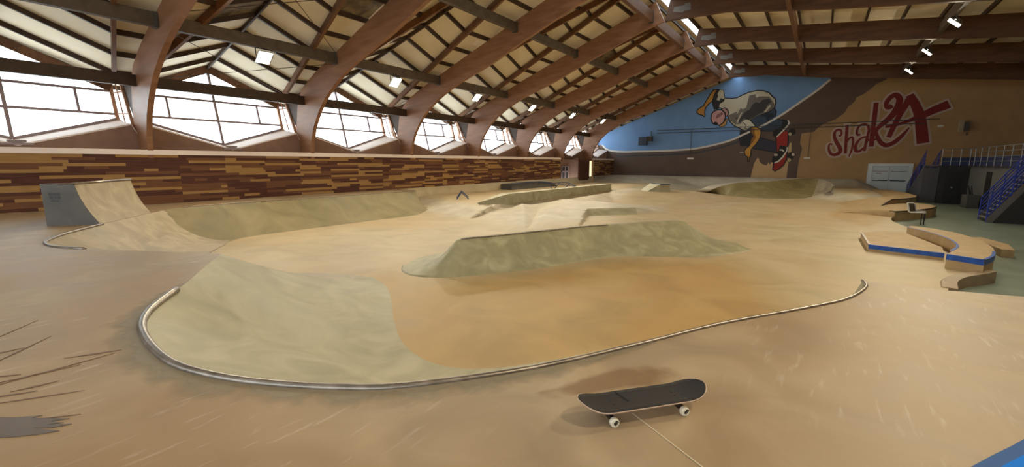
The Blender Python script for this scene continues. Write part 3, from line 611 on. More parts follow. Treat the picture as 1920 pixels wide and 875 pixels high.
b = MB(); b.tube([p+Vector((0,0,.006)) for p in cp], .004, 6); tag(b.obj('seam', M['black'], t), 'dark seam')
# ================================================================== ROOM SHELL
def zmain(X): return 9.6+.37*(X+7.2)          # underside of the left roof plane at the frames
def zridge(X): return 5.38+.285*(X+21.85)      # underside of the gable ridge in the middle of each bay
def zright(X): return 9.66-.12*(X+7.3)
def vhalf(X): return max(0.0, min(2.65, 2.65*(-X-6.8)/13.9))
# plank wall: individual boards of three wood tones in one cladding mesh per length of wall
def planks(name, y0, y1, z0, z1, label_kind, X=XW, seed=3):
    rnd = random.Random(seed); b = MB(); rows = int(round((z1-z0)/.0945)); h = (z1-z0)/rows
    mods = 1.52
    for r in range(rows):
        y = y0-rnd.random()*1.2
        last = -1
        while y < y1:
            L = rnd.choice([.4,.6,.8,1.0,1.3,1.6,2.0,2.5]); ye = y+L
            if rnd.random() < .45: ye = y0+round((ye-y0)/mods)*mods
            if ye <= y+.15: ye = y+.4
            w = rnd.choices([0,1,2], [.32,.22,.46])[0]
            if w == last: w = rnd.choices([0,1,2], [.34,.3,.36])[0]
            last = w
            a, c = max(y, y0), min(ye, y1)
            if c > a:
                dd = (.006, .003, 0)[w]; zb, zt = z0+r*h, z0+(r+1)*h
                b.add([(X-.03,a,zb),(X-.03,c,zb),(X-.03,c,zt),(X-.03,a,zt),(X,a,zb),(X,c,zb),(X,c,zt),(X,a,zt)], [(4,5,6,7)], w)
            y = ye
    o = b.obj(name, None, mats=[M['wood_l'], M['wood_m'], M['wood_d']]); return tag(o, kind='structure')
planks('wall_left', -9, 34.95, -.66, 1.73, '')
planks('wall_left', 41.7, 47.2, -.9, 1.73, '', seed=8)
# ledge over the planks, recess, column box
b = MB(); b.box(-20.3, XW+.03, -9, 34.95, 1.73, 1.90); b.box(-20.3, XW+.03, 41.7, 47.2, 1.73, 1.90); tag(b.obj('trim_3', M['sill']), kind='structure')
b = MB(); b.box(-20.3,-20.15,34.95,41.7,-1.0,1.9); b.box(-20.2,XW,34.93,35.0,-1,1.73); b.box(-20.2,XW,38.4,38.46,-1,1.9); b.box(-20.2,XW,34.95,41.7,1.72,1.74)
tag(b.obj('wall_left', M['apron']), kind='structure')
b = MB(); b.box(-20.1,XW+.02,38.46,40.9,-1,1.74); o = b.obj('wall_left', mat('brown_cladding', (92,56,40), .5)); tag(o, kind='structure')
b = MB(); b.box(XW-.02,XW+.06,41.45,41.75,-1,1.73); tag(b.obj('trim_4', M['tan2']), kind='structure')
# glazed metal door in the recess
d = MB().box(-20.13,-20.08,36.5,37.9,-1.0,1.15).obj('door_1', mat('door_dark', (52,46,44), .4)); tag(d, kind='structure')
b = MB(); b.box(-20.07,-20.03,36.5,36.6,-1,1.15); b.box(-20.07,-20.03,37.8,37.9,-1,1.15); b.box(-20.07,-20.03,37.15,37.23,-1,1.15); b.box(-20.07,-20.03,36.5,37.9,.55,.68); b.box(-20.07,-20.03,36.5,37.9,1.08,1.15)
b.obj('door_bars', M['winframe'], d)
d2 = MB().box(XW+.02,XW+.03,38.6,40.7,-.99,1.6).obj('cladding_panel', mat('brown_panel', (80,44,30), .5)); tag(d2, 'dark brown flat panel boxing in the pillar by the recess', 'panel')
b = MB()
for y, z in ((39.2,.2),(39.9,-.1),(40.4,.9)):
    b.cyl((XW+.045,y,z), (1,0,0), .045, .03, 12)
    b.obj('round_fixing', M['alu'], d2); b = MB()

# ---- windows, one oriel per bay
for bi, f0 in enumerate(FR[:-1]+[FR[-1]]):
    yc = f0+3
    win = MB(); gx_ = lambda z: -20.97-.27*(z-2.2)
    half = 2.68
    def ztop(dy): X = -21.5; return zridge(X)-(zridge(X)-zmain(X))*min(1, abs(dy)/2.65)
    G = lambda dy, z: Vector((gx_(z), yc+dy, z))
    outl = [G(0,2.2), G(half,3.02), G(half,ztop(half)-.0), G(0,ztop(0)), G(-half,ztop(half)), G(-half,3.02)]
    n = len(outl)
    for i in range(n): win.beam(outl[i], outl[(i+1) % n], .09, .09, (1,0,.2))
    win.beam(G(0,2.2), G(0,ztop(0)), .09, .08, (1,0,.2))
    win.beam(G(-half,3.2), G(half,3.2), .08, .08); win.beam(G(-half,4.02), G(half,4.02), .08, .08)
    for dy in (-1.7, 1.7): win.beam(G(dy,3.2), G(dy,4.02), .07, .11, (1,0,.2))
    w = win.obj('window_%d' % (bi+1), M['winframe']); tag(w, kind='structure')
    # strut line in the frame plane
    sgl = MB(); sgl.add(outl, [(0,1,2,3),(0,3,4,5)]); 
    posts = MB()
    for sg in (1, -1):
        P0, P1 = G(sg*half,3.02), G(sg*half,ztop(half))
        S0 = Vector((-20.3, yc+sg*2.9, 2.6)); S1 = Vector((-21.15, yc+sg*2.9, 4.35))
        posts.beam(P0, P1, .11, .11, (1,0,.2)); posts.beam(S0, S1, .09, .09, (0,1,0)); posts.beam(P0, S0, .09, .07); 
        q0 = P0.lerp(P1, .15); q1 = S0.lerp(S1, .34); posts.beam(q0, q1, .05, .05)
        q0 = P0.lerp(P1, .72); q1 = S0.lerp(S1, .8); posts.beam(q0, q1, .05, .05)
        qa, qb = P0.lerp(S0, .5), P1.lerp(S1, .5); posts.beam(qa, qb, .035, .035, (0,1,0))
        sgl.add([P0, S0, S1, P1], [(0,1,2,3)])
    hb = MB()
    for sg in (1, -1): hb.beam(G(0,ztop(0)-.10)+Vector((.08,0,0)), G(sg*half,ztop(half)-.16)+Vector((.08,0,0)), .06, .30)
    hb.obj('gable_board', M['rafter'], w)
    posts.obj('window_post', M['winpost'], w); sgl.obj('window_pane', M['glass'], w)
    # sloping sills and brown apron
    ap = MB(); top = [(-2.92,2.5),(-2.78,2.80),(0,2.0),(2.78,2.80),(2.92,2.5)]; XI = -20.15
    pts = [(XI, yc+dy, z) for dy, z in top]; bot = [(XI, yc-2.92, 1.9), (XI, yc+2.92, 1.9)]
    ap.add([bot[0]]+[bot[1]]+pts[::-1], [(0,1,2,3,4,5,6)])
    ap.add([(XI-.06, y, z) for x, y, z in [bot[0]]+[bot[1]]+pts[::-1]], [(6,5,4,3,2,1,0)]); ap.obj('window_apron', M['apron'], w)
    sl = MB(); gl = [Vector((-20.3,yc-2.9,2.6)), G(-half,3.02), G(0,2.2), G(half,3.02), Vector((-20.3,yc+2.9,2.6))]
    for i in range(4):
        sl.add([Vector(pts[i])+Vector((.03,0,.01)), Vector(pts[i+1])+Vector((.03,0,.01)), gl[i+1]-Vector((0,0,.03)), gl[i]-Vector((0,0,.03)), Vector(pts[i])+Vector((.03,0,-.04)), Vector(pts[i+1])+Vector((.03,0,-.04))], [(0,1,2,3),(0,4,5,1)])
    sl.obj('window_sill', M['sill'], w)
    b = MB(); b.box(-20.19,-20.09,yc-.35,yc+.35,1.99,2.05); b.box(-20.3,-20.19,yc-.2,yc+.2,2.02,2.14); b.obj('drain_plate', M['winframe'], w)
# solid strip behind the frames between the windows
b = MB()
for f in FR+[FR[-1]+6]:
    if f > 47: f = 47.1
    b.box(-21.3,-20.2,f-.1,f+.1,1.7,2.6)
tag(b.obj('wall_left', M['apron']), kind='structure')
# other walls (behind and right of the camera) close the hall
b = MB(); Wz0, Wz1, Wx0, Wx1 = 2.0, 5.6, -16.5, 8.0
b.add([(-19.4,-9,-1.5),(14.2,-9,-1.5),(14.2,-9,Wz0),(-22.2,-9,Wz0),(-22.2,-9,1.7),(-19.4,-9,1.7)], [(0,1,2,3,4,5)])
b.add([(Wx1,-9,Wz0),(14.2,-9,Wz0),(14.2,-9,Wz1),(Wx1,-9,Wz1),(Wx0,-9,Wz0),(-22.2,-9,Wz0),(-22.2,-9,4.6),(Wx0,-9,Wz1),(14.2,-9,7.5),(-7.2,-9,9.9),(-17.5,-9,Wz1)], [(0,1,2,3),(4,5,6,10,7),(10,3,2,8,9)] )
tag(b.obj('wall_back', M['tan']), kind='structure')
b = MB(); 
for i in range(11): x = Wx0+(Wx1-Wx0)*i/10; b.box(x-.05, x+.05, -9.05, -8.95, Wz0, Wz1)
for z in (Wz0, 3.5, Wz1): b.box(Wx0, Wx1, -9.05, -8.95, z-.05, z+.05)
wb = b.obj('window_9', M['winframe']); tag(wb, kind='structure')  # unseen window band, added behind the camera to bring in more daylight
MB().add([(Wx0,-9,Wz0),(Wx1,-9,Wz0),(Wx1,-9,Wz1),(Wx0,-9,Wz1)], [(0,1,2,3)]).obj('window_pane', M['glass'], wb)
tag(MB().box(14,14.2,-9,47.3,-1.5,7.6).obj('wall_right', M['tan']), kind='structure')
b = MB(); b.box(-22.3,-20.2,-9,-.6,1.7,5.0); tag(b.obj('wall_left', M['apron']), kind='structure')

# ---- roof boards + purlins, one ceiling per bay
def purl(parent, pts, w=.10, h=.17):
    b = MB()
    for a, c in zip(pts, pts[1:]): b.beam(a, c, w, h)
    b.obj('purlin', M['beamdark'], parent)
XR0, XR1 = -7.5, -7.02      # rooflight slot at the ridge
STAINED = {(2,'A',i) for i in (4,5,6,7)} | {(2,'B',6),(2,'B',7)} | {(5,'C',8)}
for bi, f0 in enumerate([-9.0]+FR):
    f1 = FR[0] if bi == 0 else f0+6 if f0 < 41 else YE+.1
    yc = f0+3 if bi else -3.6; ce = MB(); T = .12
    xs = [-22.2]+[-20.86+1.2*i for i in range(11)]+[XR0]
    for i, (xa, xb) in enumerate(zip(xs, xs[1:])):
        va, vb = vhalf(xa), vhalf(xb)
        st = lambda k: 1 if (bi, k, i) in STAINED else 0
        ce.add([(xa,f0,zmain(xa)+T),(xb,f0,zmain(xb)+T),(xb,yc-vb,zmain(xb)+T),(xa,yc-va,zmain(xa)+T)], [(0,1,2,3)], st('D'))
        ce.add([(xa,yc-va,zmain(xa)+T),(xb,yc-vb,zmain(xb)+T),(xb,yc,zridge(xb)+T),(xa,yc,zridge(xa)+T)], [(0,1,2,3)], st('A'))
        ce.add([(xa,yc,zridge(xa)+T),(xb,yc,zridge(xb)+T),(xb,yc+vb,zmain(xb)+T),(xa,yc+va,zmain(xa)+T)], [(0,1,2,3)], st('C'))
        ce.add([(xa,yc+va,zmain(xa)+T),(xb,yc+vb,zmain(xb)+T),(xb,f1,zmain(xb)+T),(xa,f1,zmain(xa)+T)], [(0,1,2,3)], st('B'))
    xr = [XR1]+[-6.0+1.42*i for i in range(14)]+[14.1]
    for i, (xa, xb) in enumerate(zip(xr, xr[1:])):
        ce.add([(xa,f0,zright(xa)+T),(xb,f0,zright(xb)+T),(xb,f1,zright(xb)+T),(xa,f1,zright(xa)+T)], [(0,1,2,3)], 1 if (bi,'R',i) in STAINED else 0)
    c = ce.obj('ceiling', None, mats=[M['panel'], M['stained']]); tag(c, kind='structure')
    if bi == 0: continue
    ya, yb = f0, f1
    for x in xs[:-1]+[-7.75]:
        if x == xs[0]: x = -21.9
        v = vhalf(x); zm, zr = zmain(x)+.06, zridge(x)+.06
        P = [(x,ya,zm),(x,yc-v,zm),(x,yc,zr),(x,yc+v,zm),(x,yb,zm)] if v > .15 else [(x,ya,zm),(x,yb,zm)]
        purl(c, P)
    for x in xr[:-1]: purl(c, [(x,ya,zright(x)+.01),(x,yb,zright(x)+.01)], .085, .22)
    b = MB(); b.beam((-22.0,yc,zridge(-22)+.02), (-7.8,yc,zridge(-7.8)+.0), .07, .14); b.obj('ridge_batten', M['beamdark'], c)

# ---- timber frames
inner = [(-19.3,1.62),(-19.22,2.3),(-18.93,3.02),(-18.35,3.80),(-17.7,4.35),(-16.87,4.86),(-15.5,5.45),(-13.4,6.15),(-11.6,6.88),(-9.8,7.56),(-8.4,8.08),(-7.15,8.42)]
outer = [(-7.62,9.42),(-9.8,8.62),(-11.8,7.88),(-13.4,7.28),(-15.5,6.50),(-17.0,5.92),(-18.6,5.3),(-19.7,4.72),(-20.1,4.1),(-20.3,3.2),(-20.5,2.3),(-20.62,1.62)]
inn_s = [p.to_2d() for p in smoothpath([(a, b_, 0) for a, b_ in inner], .5)]
OUT_s = [Vector(p) for p in outer]
ztf = lambda x: 8.62-.108*(x+.3)
rightp = [(-7.12,8.42),(-6.9,9.42),(-2,ztf(-2)),(4,ztf(4)),(10,ztf(10)),(13.95,ztf(13.95)),(13.95,6.0),(6.97,6.86),(5.66,7.0),(-.3,7.72),(-2.1,7.98),(-4.26,8.34)]
ORD = ['nearest visible laminated arch behind the camera side of the first window', 'first big laminated arch from the left, foot between the two leftmost windows', 'second big laminated arch from the left', 'third laminated timber arch from the left', 'fourth laminated timber arch from the left', 'fifth laminated timber arch from the left', 'sixth laminated timber arch, second from the far end wall', 'farthest laminated timber arch, the last before the mural wall']
def strip2(b, A, Bp, y0, y1):
    """solid between polylines A (lower) and Bp (upper) of equal length in the XZ plane"""
    n = len(A); vs = [(p[0], y, p[1]) for y in (y0, y1) for P in (A, Bp) for p in P]
    fs = []
    for i in range(n-1):
        fs += [(i, i+1, n+i+1, n+i), (2*n+i, 3*n+i, 3*n+i+1, 2*n+i+1), (i, 2*n+i, 2*n+i+1, i+1), (n+i, n+i+1, 3*n+i+1, 3*n+i)]
    fs += [(0, n, 3*n, 2*n), (n-1, 3*n-1, 4*n-1, 2*n-1)]
    return b.add(vs, fs)
def resamp(P, n):
    P = [Vector(p[:2]) for p in P]; L = [0]
    for a, c in zip(P, P[1:]): L.append(L[-1]+(c-a).length)
    o = []
    for k in range(n):
        s = L[-1]*k/(n-1); j = max(i for i in range(len(L)) if L[i] <= s+1e-9); j = min(j, len(P)-2)
        o.append(P[j].lerp(P[j+1], (s-L[j])/(L[j+1]-L[j])))
    return o
Ai = resamp(inn_s, 40); Bo = resamp(OUT_s[::-1], 40)
Ri = resamp([rightp[0]]+rightp[:5:-1][::1] if False else [rightp[0], rightp[11], rightp[10], rightp[9], rightp[8], rightp[7], rightp[6]], 24)
Ro = resamp([rightp[1], rightp[2], rightp[3], rightp[4], rightp[5]], 24)
a0 = thing('timber_arch', ORD[0], 'arch', (XW, FR[0], 1.62), 'laminated timber arches')
b = MB(); strip2(b, Ai, Bo, FR[0]-.085, FR[0]+.085); b.obj('curved_leg', M['arch'], a0)
b = MB(); strip2(b, Ri, Ro, FR[0]-.085, FR[0]+.085); b.obj('roof_rafter', M['arch_shaded'], a0)
b = MB()
for s in (-1, 1):
    b.prism([(-6.75,8.78),(-6.68,8.98),(-6.2,8.98),(-6.2,9.06),(-5.95,9.06),(-5.9,8.72),(-6.2,8.72),(-6.3,8.66)], lambda p: (p[0], FR[0]+s*.087, p[1]), lambda p: (p[0], FR[0]+s*.10, p[1]))
    for x, z in ((-6.6,8.88),(-6.35,8.85),(-6.05,8.9)): b.cyl((x, FR[0]+s*.11, z), (0,1,0), .025, .03, 8)
tag(b.obj('steel_plate', mat('ridge_plate', (122,118,112), .5, .5), a0), 'grey bolted steel plates at the ridge')
b = MB(); b.add([(x, FR[0]+dy, z) for dy in (-.06, .06) for x, z in ((-19.42,1.95),(-19.62,1.95),(-21.3,4.42),(-19.62,4.42))], [(3,2,1,0),(4,5,6,7),(0,1,5,4),(1,2,6,5),(2,3,7,6),(3,0,4,7)])
b.obj('knee_bracket', M['beamdark'], a0)
for k, f in enumerate(FR[1:], 1):
    c = copy_tree(a0, shift=(0, 6*k, 0)); c['label'] = ORD[k]
# ---- beams spanning the bays
NM = ['bay nearest the camera, at the far left', 'second bay from the left', 'third bay from the left', 'fourth bay from the left', 'fifth bay from the left', 'sixth bay from the left', 'seventh bay, farthest but one', 'last bay before the mural wall']
NMb = dict(enumerate(NM))
def span(name, x, z0, z1, w, m, what, cat, group, bays, extra=None):
    first = None
    for k in bays:
        f = FR[k]; L = 6 if f < 41 else 5.7
        if first is None:
            b = MB(); b.box(x-w/2, x+w/2, f+.09, f+5.91, z0, z1)
            o = b.obj(name, m); first = o; fk = k
            if extra:
                bb = MB()
                for yy in (f+.16, f+5.84): bb.box(x-w/2-.02, x+w/2+.02, yy-.06, yy+.06, z0-.03, z1+.02)
                bb.obj('steel_hanger', M['housing'], o)
        else: o = copy_tree(first, shift=(0, 6*(k-fk), 0))
        if L < 6: o.scale = (1, (YE-f-.1)/5.91*1.0, 1) if False else (1,1,1)
        tag(o, what+' in the '+NMb[k], cat, group)
span('eave_beam', -19.55, 4.04, 4.42, .16, M['beamdark'], 'dark timber beam across the top of the window', 'beam', 'eave beams over the windows', range(7))
span('tie_beam', -16.9, 5.50, 5.90, .2, M['beamgrey'], 'weathered grey timber beam with the lamp hung under it, low on the left slope', 'beam', 'lower grey beams between the arches', range(7), True)
span('tie_beam', -12.0, 7.32, 7.70, .2, M['beamgrey'], 'weathered grey timber beam halfway up the left slope', 'beam', 'middle grey beams between the arches', range(7), True)
span('ridge_beam', -7.8, 8.45, 8.95, .2, M['rafter'], 'brown timber beam just below the ridge rooflight', 'beam', 'ridge beams', range(7), True)
span('roof_beam', -1.8, 7.95, 8.35, .18, M['rafter'], 'brown timber cross beam on the right roof slope near the ridge', 'beam', 'cross beams on the right slope', range(2, 7))
span('roof_beam', 3.9, 7.45, 7.85, .16, M['beamgrey'], 'greyish timber cross beam carrying the lamp on the right slope', 'beam', 'lamp beams on the right slope', range(1, 7))
span('roof_beam', 9.7, 6.8, 7.2, .16, M['rafter'], 'brown timber cross beam at the low end of the right slope', 'beam', 'low beams on the right slope', range(3, 7))
# valley rafters: copies along the bays
side_n = {-1: 'left', 1: 'right'}
for s in (-1, 1):
    first = None
    for k in range(7):
        yc = FR[k]+3
        if first is None:
            b = MB(); X0, X1 = -20.75, -8.2
            b.beam((X0, yc+s*vhalf(X0), zmain(X0)-.07), (X1, yc+s*max(.1, vhalf(X1)), zmain(X1)-.07), .11, .26); first = b.obj('valley_rafter', M['rafter']); o = first
        else: o = copy_tree(first, shift=(0, 6*k, 0))
        tag(o, 'reddish rafter %s of the gable, %s' % ('left' if s < 0 else 'right', NMb[k]), 'rafter', 'valley rafters')
# thin brace rods in the first visible bays
rods = [((-16.9,5.5,5.5),(-20.4,11.3,4.35)),((-20.4,5.5,4.35),(-16.9,11.3,5.5)),((-16.9,5.5,5.95),(-12.1,11.3,7.3)),((-12.1,5.5,7.3),(-16.9,11.3,5.95))]
rl = ['thin dark brace rod falling to the right in front of the second window gable', 'thin dark brace rod rising to the right in front of the second window gable', 'thin dark brace rod high in the second bay, rising to the right', 'thin dark brace rod high in the second bay, falling to the right']
for (a, c), l in zip(rods, rl):
    b = MB(); b.tube([a, c], .012, 6); tag(b.obj('brace_rod', M['beamdark']), l, 'rod', 'brace rods')
# ---- lamps
def make_lamp(x, y, z, zb, aim, label, grp):
    t = thing('flood_lamp', label, 'lamp', (x, y, z), grp)
    a = Vector(aim).normalized(); side_ = Vector((0,1,0)); up = a.cross(side_).normalized(); c = Vector((x, y, z))
    def quad(s, o): return [c+a*o+side_*i*s+up*j*s for i, j in ((-1,-1),(1,-1),(1,1),(-1,1))]
    b = MB(); q0, q1 = quad(.15, -.24), quad(.27, -.02); b.add(q0+q1, [(3,2,1,0),(0,1,5,4),(1,2,6,5),(2,3,7,6),(3,0,4,7)]); b.obj('housing', M['housing'], t)
    b = MB(); r0, r1 = quad(.275, -.02), quad(.24, .015); b.add(r0+r1, [(i, (i+1) % 4, 4+(i+1) % 4, 4+i) for i in range(4)]); b.obj('rim', M['lightrail'], t)
    b = MB(); b.add(quad(.24, 0), [(0,1,2,3)]); b.obj('lens', M['lens'], t)
    b = MB()
    for s in (-1, 1): b.beam(c+side_*s*.285-a*.05, (x, y+s*.285, zb), .02, .04, (1,0,0))
    b.beam((x, y-.29, zb), (x, y+.29, zb), .04, .02, (1,0,0)); b.obj('bracket', M['housing'], t)
    ld = bpy.data.lights.new('lamp_light', 'AREA'); ld.shape = 'SQUARE'; ld.size = .32; ld.energy = LAMP_W; ld.color = LAMP_COL; ld.spread = R(150)
    lo = bpy.data.objects.new('lamp_light', ld); COL.objects.link(lo); lo.location = c+a*.03; lo.rotation_euler = a.to_track_quat('-Z', 'Y').to_euler(); put(lo, t)
    return t
L0 = make_lamp(-16.9, 8.4, 5.2, 5.5, (.62,-.42,-.66), 'lit square flood lamp on the left roof slope in the second bay from the left', 'flood lamps along the left slope')
R0_ = make_lamp(3.9, 2.4, 7.2, 7.45, (-.55,-.5,-.62), 'lit square flood lamp on the right roof slope nearest the camera', 'flood lamps along the right slope')
for k in range(1, 7):
    for src, sd_ in ((L0, 'left'), (R0_, 'right')):
        if sd_ == 'left' and k == 6: continue
        kk = k+1 if sd_ == 'left' else k
        c = copy_tree(src, shift=(0, 6*k, 0))
        c['label'] = 'lit square flood lamp on the %s roof slope in the %s' % (sd_, NMb[kk])
# ================================================================== END WALL WITH THE MURAL
b = MB(); b.add([(-22.3,YE,-1.5),(14.2,YE,-1.5),(14.2,YE,7.5),(-7.0,YE,9.9),(-22.3,YE,4.6)], [(0,1,2,3,4)]); b.add([(-22.3,YE+.2,-1.5),(14.2,YE+.2,-1.5),(14.2,YE+.2,7.5),(-7.0,YE+.2,9.9),(-22.3,YE+.2,4.6)], [(4,3,2,1,0)])
tag(b.obj('wall_end', M['tan']), kind='structure')
mural = thing('wall_mural', 'painted mural of a crouching skateboarder on a blue and brown field on the end wall', 'mural', (-6,YE,3))
def wp(u, v, o=0): p = meas(u, v, Y=YE); return (p.x, YE-.004-o, p.z)
def paint(name, pts, m, layer, par, outline=0, raw=False, lab=None):
    P = [p if raw else wp(*p) for p in pts]; P = [Vector((p[0], YE-.004-layer*.0025, p[2])) for p in P]
    from mathutils.geometry import tessellate_polygon
    b = MB(); b.add(P, [tuple(t) for t in tessellate_polygon([P])])
    o = b.obj(name, m, par)
    if outline: ribbon('outline', [(p.x, p.z) for p in P], outline, M['black'], layer+.5, o, closed=True)
    if lab: o['label'] = lab
    return o
def ribbon(name, P, w, m, layer, par, closed=False, ws=None):
    """painted stroke with half widths; P in wall coordinates (x,z)"""
    P = [Vector(p) for p in P]; n = len(P); b = MB(); y = YE-.004-layer*.0025; Lf = []; Rt = []
    for i in range(n):
        a = P[i-1] if (i or closed) else P[i]; c = P[(i+1) % n] if (i < n-1 or closed) else P[i]
        t = (c-a); t = t.normalized() if t.length else Vector((1,0)); nn = Vector((-t.y, t.x))*(ws[i] if ws else w)
        Lf.append(P[i]+nn); Rt.append(P[i]-nn)
    for i in range(n if closed else n-1):
        j = (i+1) % n; yy = y-.0002*i*(0 if closed else 1)
        b.add([(p.x, yy, p.y) for p in (Lf[i], Lf[j], Rt[j], Rt[i])], [(0,1,2,3)])
    o = b.obj(name, m); 
    if par is not None: put(o, par)
    return o
zt = lambda x: (zmain(x)+.1 if x < -7.2 else zright(x)+.1)
curve = [(1129,272),(1136,279),(1150,283.3),(1172,284.5),(1195,283.9),(1235,283),(1276,281),(1310,277.5),(1351,268.5),(1375,261),(1392,253),(1425,238),(1457,220.5),(1480,205.5),(1502,190.3),(1530,171),(1557,149)]
cw = [wp(*p) for p in curve]; cs = smoothpath([(p[0], p[2], 0) for p in cw], .35); cs = [(p.x, p.y) for p in cs]
x_end = cs[-1][0]
bl = [(-21.6,YE,3.4)]+[(x, YE, z) for x, z in cs]+[(x_end+.25, YE, zright(x_end)+.05), (-7.2, YE, 9.55), (-21.6, YE, 4.3)]
paint('sky_field', bl, M['blue'], 1, mural, raw=True)
dk = [(-21.6,YE,3.4),(-21.6,YE,-1.1)]+[wp(*p) for p in [(1404,345),(1414,306),(1420,296),(1423,297),(1424,303),(1430,308),(1437,310),(1441,304),(1443,309),(1447,303),(1450,304),(1476,281),(1481,268),(1484,267),(1484,281),(1478,306),(1473,345),(1492,345),(1497,306),(1501,290),(1504,278),(1500,268),(1503,250),(1526,247),(1533,240),(1545,232),(1566,224),(1579,215),(1586,208),(1590,200),(1603,190),(1605,183),(1620,176),(1636,164),(1643,157),(1665,148)]]+[(3.2,YE,8.2),(x_end, YE, zright(x_end))]+[(x, YE, z) for x, z in cs[::-1]]
paint('dark_field', dk, M['dkbrown'], 1, mural, raw=True)
ribbon('white_line', cs, .09, M['white'], 3, mural)
ribbon('shadow_line', [(x, z-.42) for x, z in cs[4:40]], .07, mat('slate_paint', (66,72,84), .6), 2, mural)
sh = paint('sand_patch', [(1404,345),(1414,306),(1420,296),(1423,297),(1424,303),(1430,308),(1437,310),(1441,304),(1443,309),(1447,303),(1450,304),(1476,281),(1481,268),(1484,267),(1484,281),(1478,306),(1473,345)], M['tan2'], 1, mural)
m_ = lambda x, y: (1290+x/4.859, 150+y/4.859)
def fig(name, L, rgb, layer, out=.05, lab=None):
    key = 'paint_%d_%d_%d' % rgb
    if key not in M: M[key] = mat(key, rgb, .6)
    return paint(name, [m_(*p) for p in L], M[key], layer, mural, out, lab=lab)
SK = (206,150,72)
fig('far_arm', [(265,85),(235,88),(205,125),(170,185),(140,235),(120,245),(85,270),(80,295),(95,310),(135,322),(148,335),(155,325),(152,290),(160,255),(190,215),(220,195),(250,130),(280,100)], SK, 4)
fig('far_sleeve', [(265,85),(300,90),(325,90),(330,150),(340,185),(300,235),(285,250),(265,262),(240,265),(225,215),(235,150)], (44,42,46), 5)
fig('sleeve_light', [(290,90),(322,90),(325,140),(338,165),(318,175),(300,165),(285,190),(260,180),(275,150),(270,125)], (196,188,164), 6, 0)
fig('trousers_back', [(560,350),(640,310),(720,280),(780,240),(805,285),(795,330),(770,350),(860,365),(880,395),(860,455),(760,465),(700,465),(640,450),(590,400)], (58,76,100), 4)
fig('trousers_front', [(480,460),(560,440),(600,470),(610,520),(680,530),(780,560),(835,580),(840,625),(800,660),(700,640),(600,625),(560,600),(480,600),(470,540)], (52,54,72), 4)
fig('trouser_shade', [(490,470),(560,450),(580,500),(560,600),(480,598)], (32,34,44), 5, 0)
fig('trouser_fold', [(650,340),(700,330),(720,370),(690,400),(730,390),(740,350),(790,330),(770,300),(700,300)], (36,46,66), 5, 0)
fig('shirt', [(335,165),(400,168),(450,160),(500,135),(560,110),(630,95),(690,98),(740,115),(765,145),(795,170),(800,210),(790,250),(740,290),(680,310),(640,320),(600,345),(570,365),(600,400),(560,440),(520,465),(470,440),(420,415),(385,380),(365,330),(350,290),(320,262),(280,250),(285,215),(325,190)], (208,200,176), 6, .05)
fig('shirt_grey', [(560,140),(620,130),(640,150),(690,150),(740,150),(770,190),(795,230),(780,255),(730,290),(640,320),(600,345),(570,362),(540,350),(500,370),(480,400),(430,405),(390,370),(370,320),(440,290),(470,250),(500,265),(530,250),(545,190)], (120,114,108), 7, 0)
fig('shirt_shade', [(520,290),(560,270),(590,220),(620,200),(650,210),(680,180),(740,170),(760,200),(720,230),(700,290),(640,310),(600,340),(560,360),(510,350),(470,390),(430,340),(480,340)], (62,58,60), 8, 0)
for k, L in enumerate(([(385,280),(400,275),(440,210),(430,200)],[(410,300),(425,290),(465,220),(455,205)],[(440,310),(452,305),(490,235),(480,220)],[(440,395),(455,390),(480,330),(500,290),(485,300),(455,350)],[(690,290),(710,292),(760,235),(745,225)])):
    fig('shirt_crease', L, (206,198,176), 9, 0)
fig('shirt_spot', [(615,140),(630,128),(645,138),(640,156),(622,158)], (214,206,184), 9, 0)
fig('near_sleeve', [(490,372),(540,355),(570,370),(612,415),(600,430),(575,430),(545,445),(520,440),(530,410),(505,390)], (226,220,200), 9, .03)
fig('near_arm', [(575,430),(620,425),(660,445),(668,480),(655,530),(620,585),(585,620),(575,640),(572,690),(560,700),(556,745),(545,745),(543,700),(520,685),(512,650),(530,620),(560,600),(572,550),(600,510),(570,470)], (216,158,70), 10)
fig('arm_shade', [(580,435),(610,440),(605,480),(620,520),(590,570),(570,590),(575,545),(600,510),(572,470)], (150,98,40), 11, 0)
fig('face', [(300,400),(330,380),(345,360),(362,350),(368,365),(350,375),(352,400),(330,420),(305,425),(285,418)], SK, 6, .03)
fig('helmet_rear', [(305,262),(335,252),(360,268),(372,300),(360,325),(340,330),(320,290)], (196,150,150), 8, .05)
fig('helmet', [(215,310),(235,285),(270,270),(310,272),(338,300),(342,340),(325,385),(290,412),(255,405),(225,395),(208,355)], (212,164,164), 9, .06, 'pink helmet')
fig('helmet_shade', [(250,340),(270,310),(310,290),(320,310),(290,335),(260,352)], (150,104,100), 10, 0)
fig('helmet_hole', [(230,390),(250,380),(272,388),(275,400),(250,405),(232,402)], (24,20,22), 11, 0)
fig('painted_board', [(880,455),(915,470),(912,560),(905,680),(895,730),(870,775),(830,810),(790,830),(772,815),(780,760),(810,700),(800,520)], (168,36,28), 5, .05, 'red painted skateboard')
fig('back_shoe', [(870,365),(905,365),(925,385),(920,410),(870,460),(825,500),(800,518),(778,505),(778,465),(800,450),(850,430)], (28,26,30), 7, .03)
fig('back_sole', [(903,362),(918,368),(930,390),(918,415),(870,465),(815,520),(800,518),(862,455),(905,408),(914,388)], (232,228,218), 8, 0)
fig('front_shoe', [(838,600),(905,608),(908,640),(870,700),(820,745),(785,755),(765,745),(775,700),(800,670),(830,640)], (28,26,30), 7, .03)
fig('front_sole', [(900,608),(912,615),(905,645),(870,705),(825,748),(790,758),(785,750),(820,735),(862,690),(896,642)], (232,228,218), 8, 0)
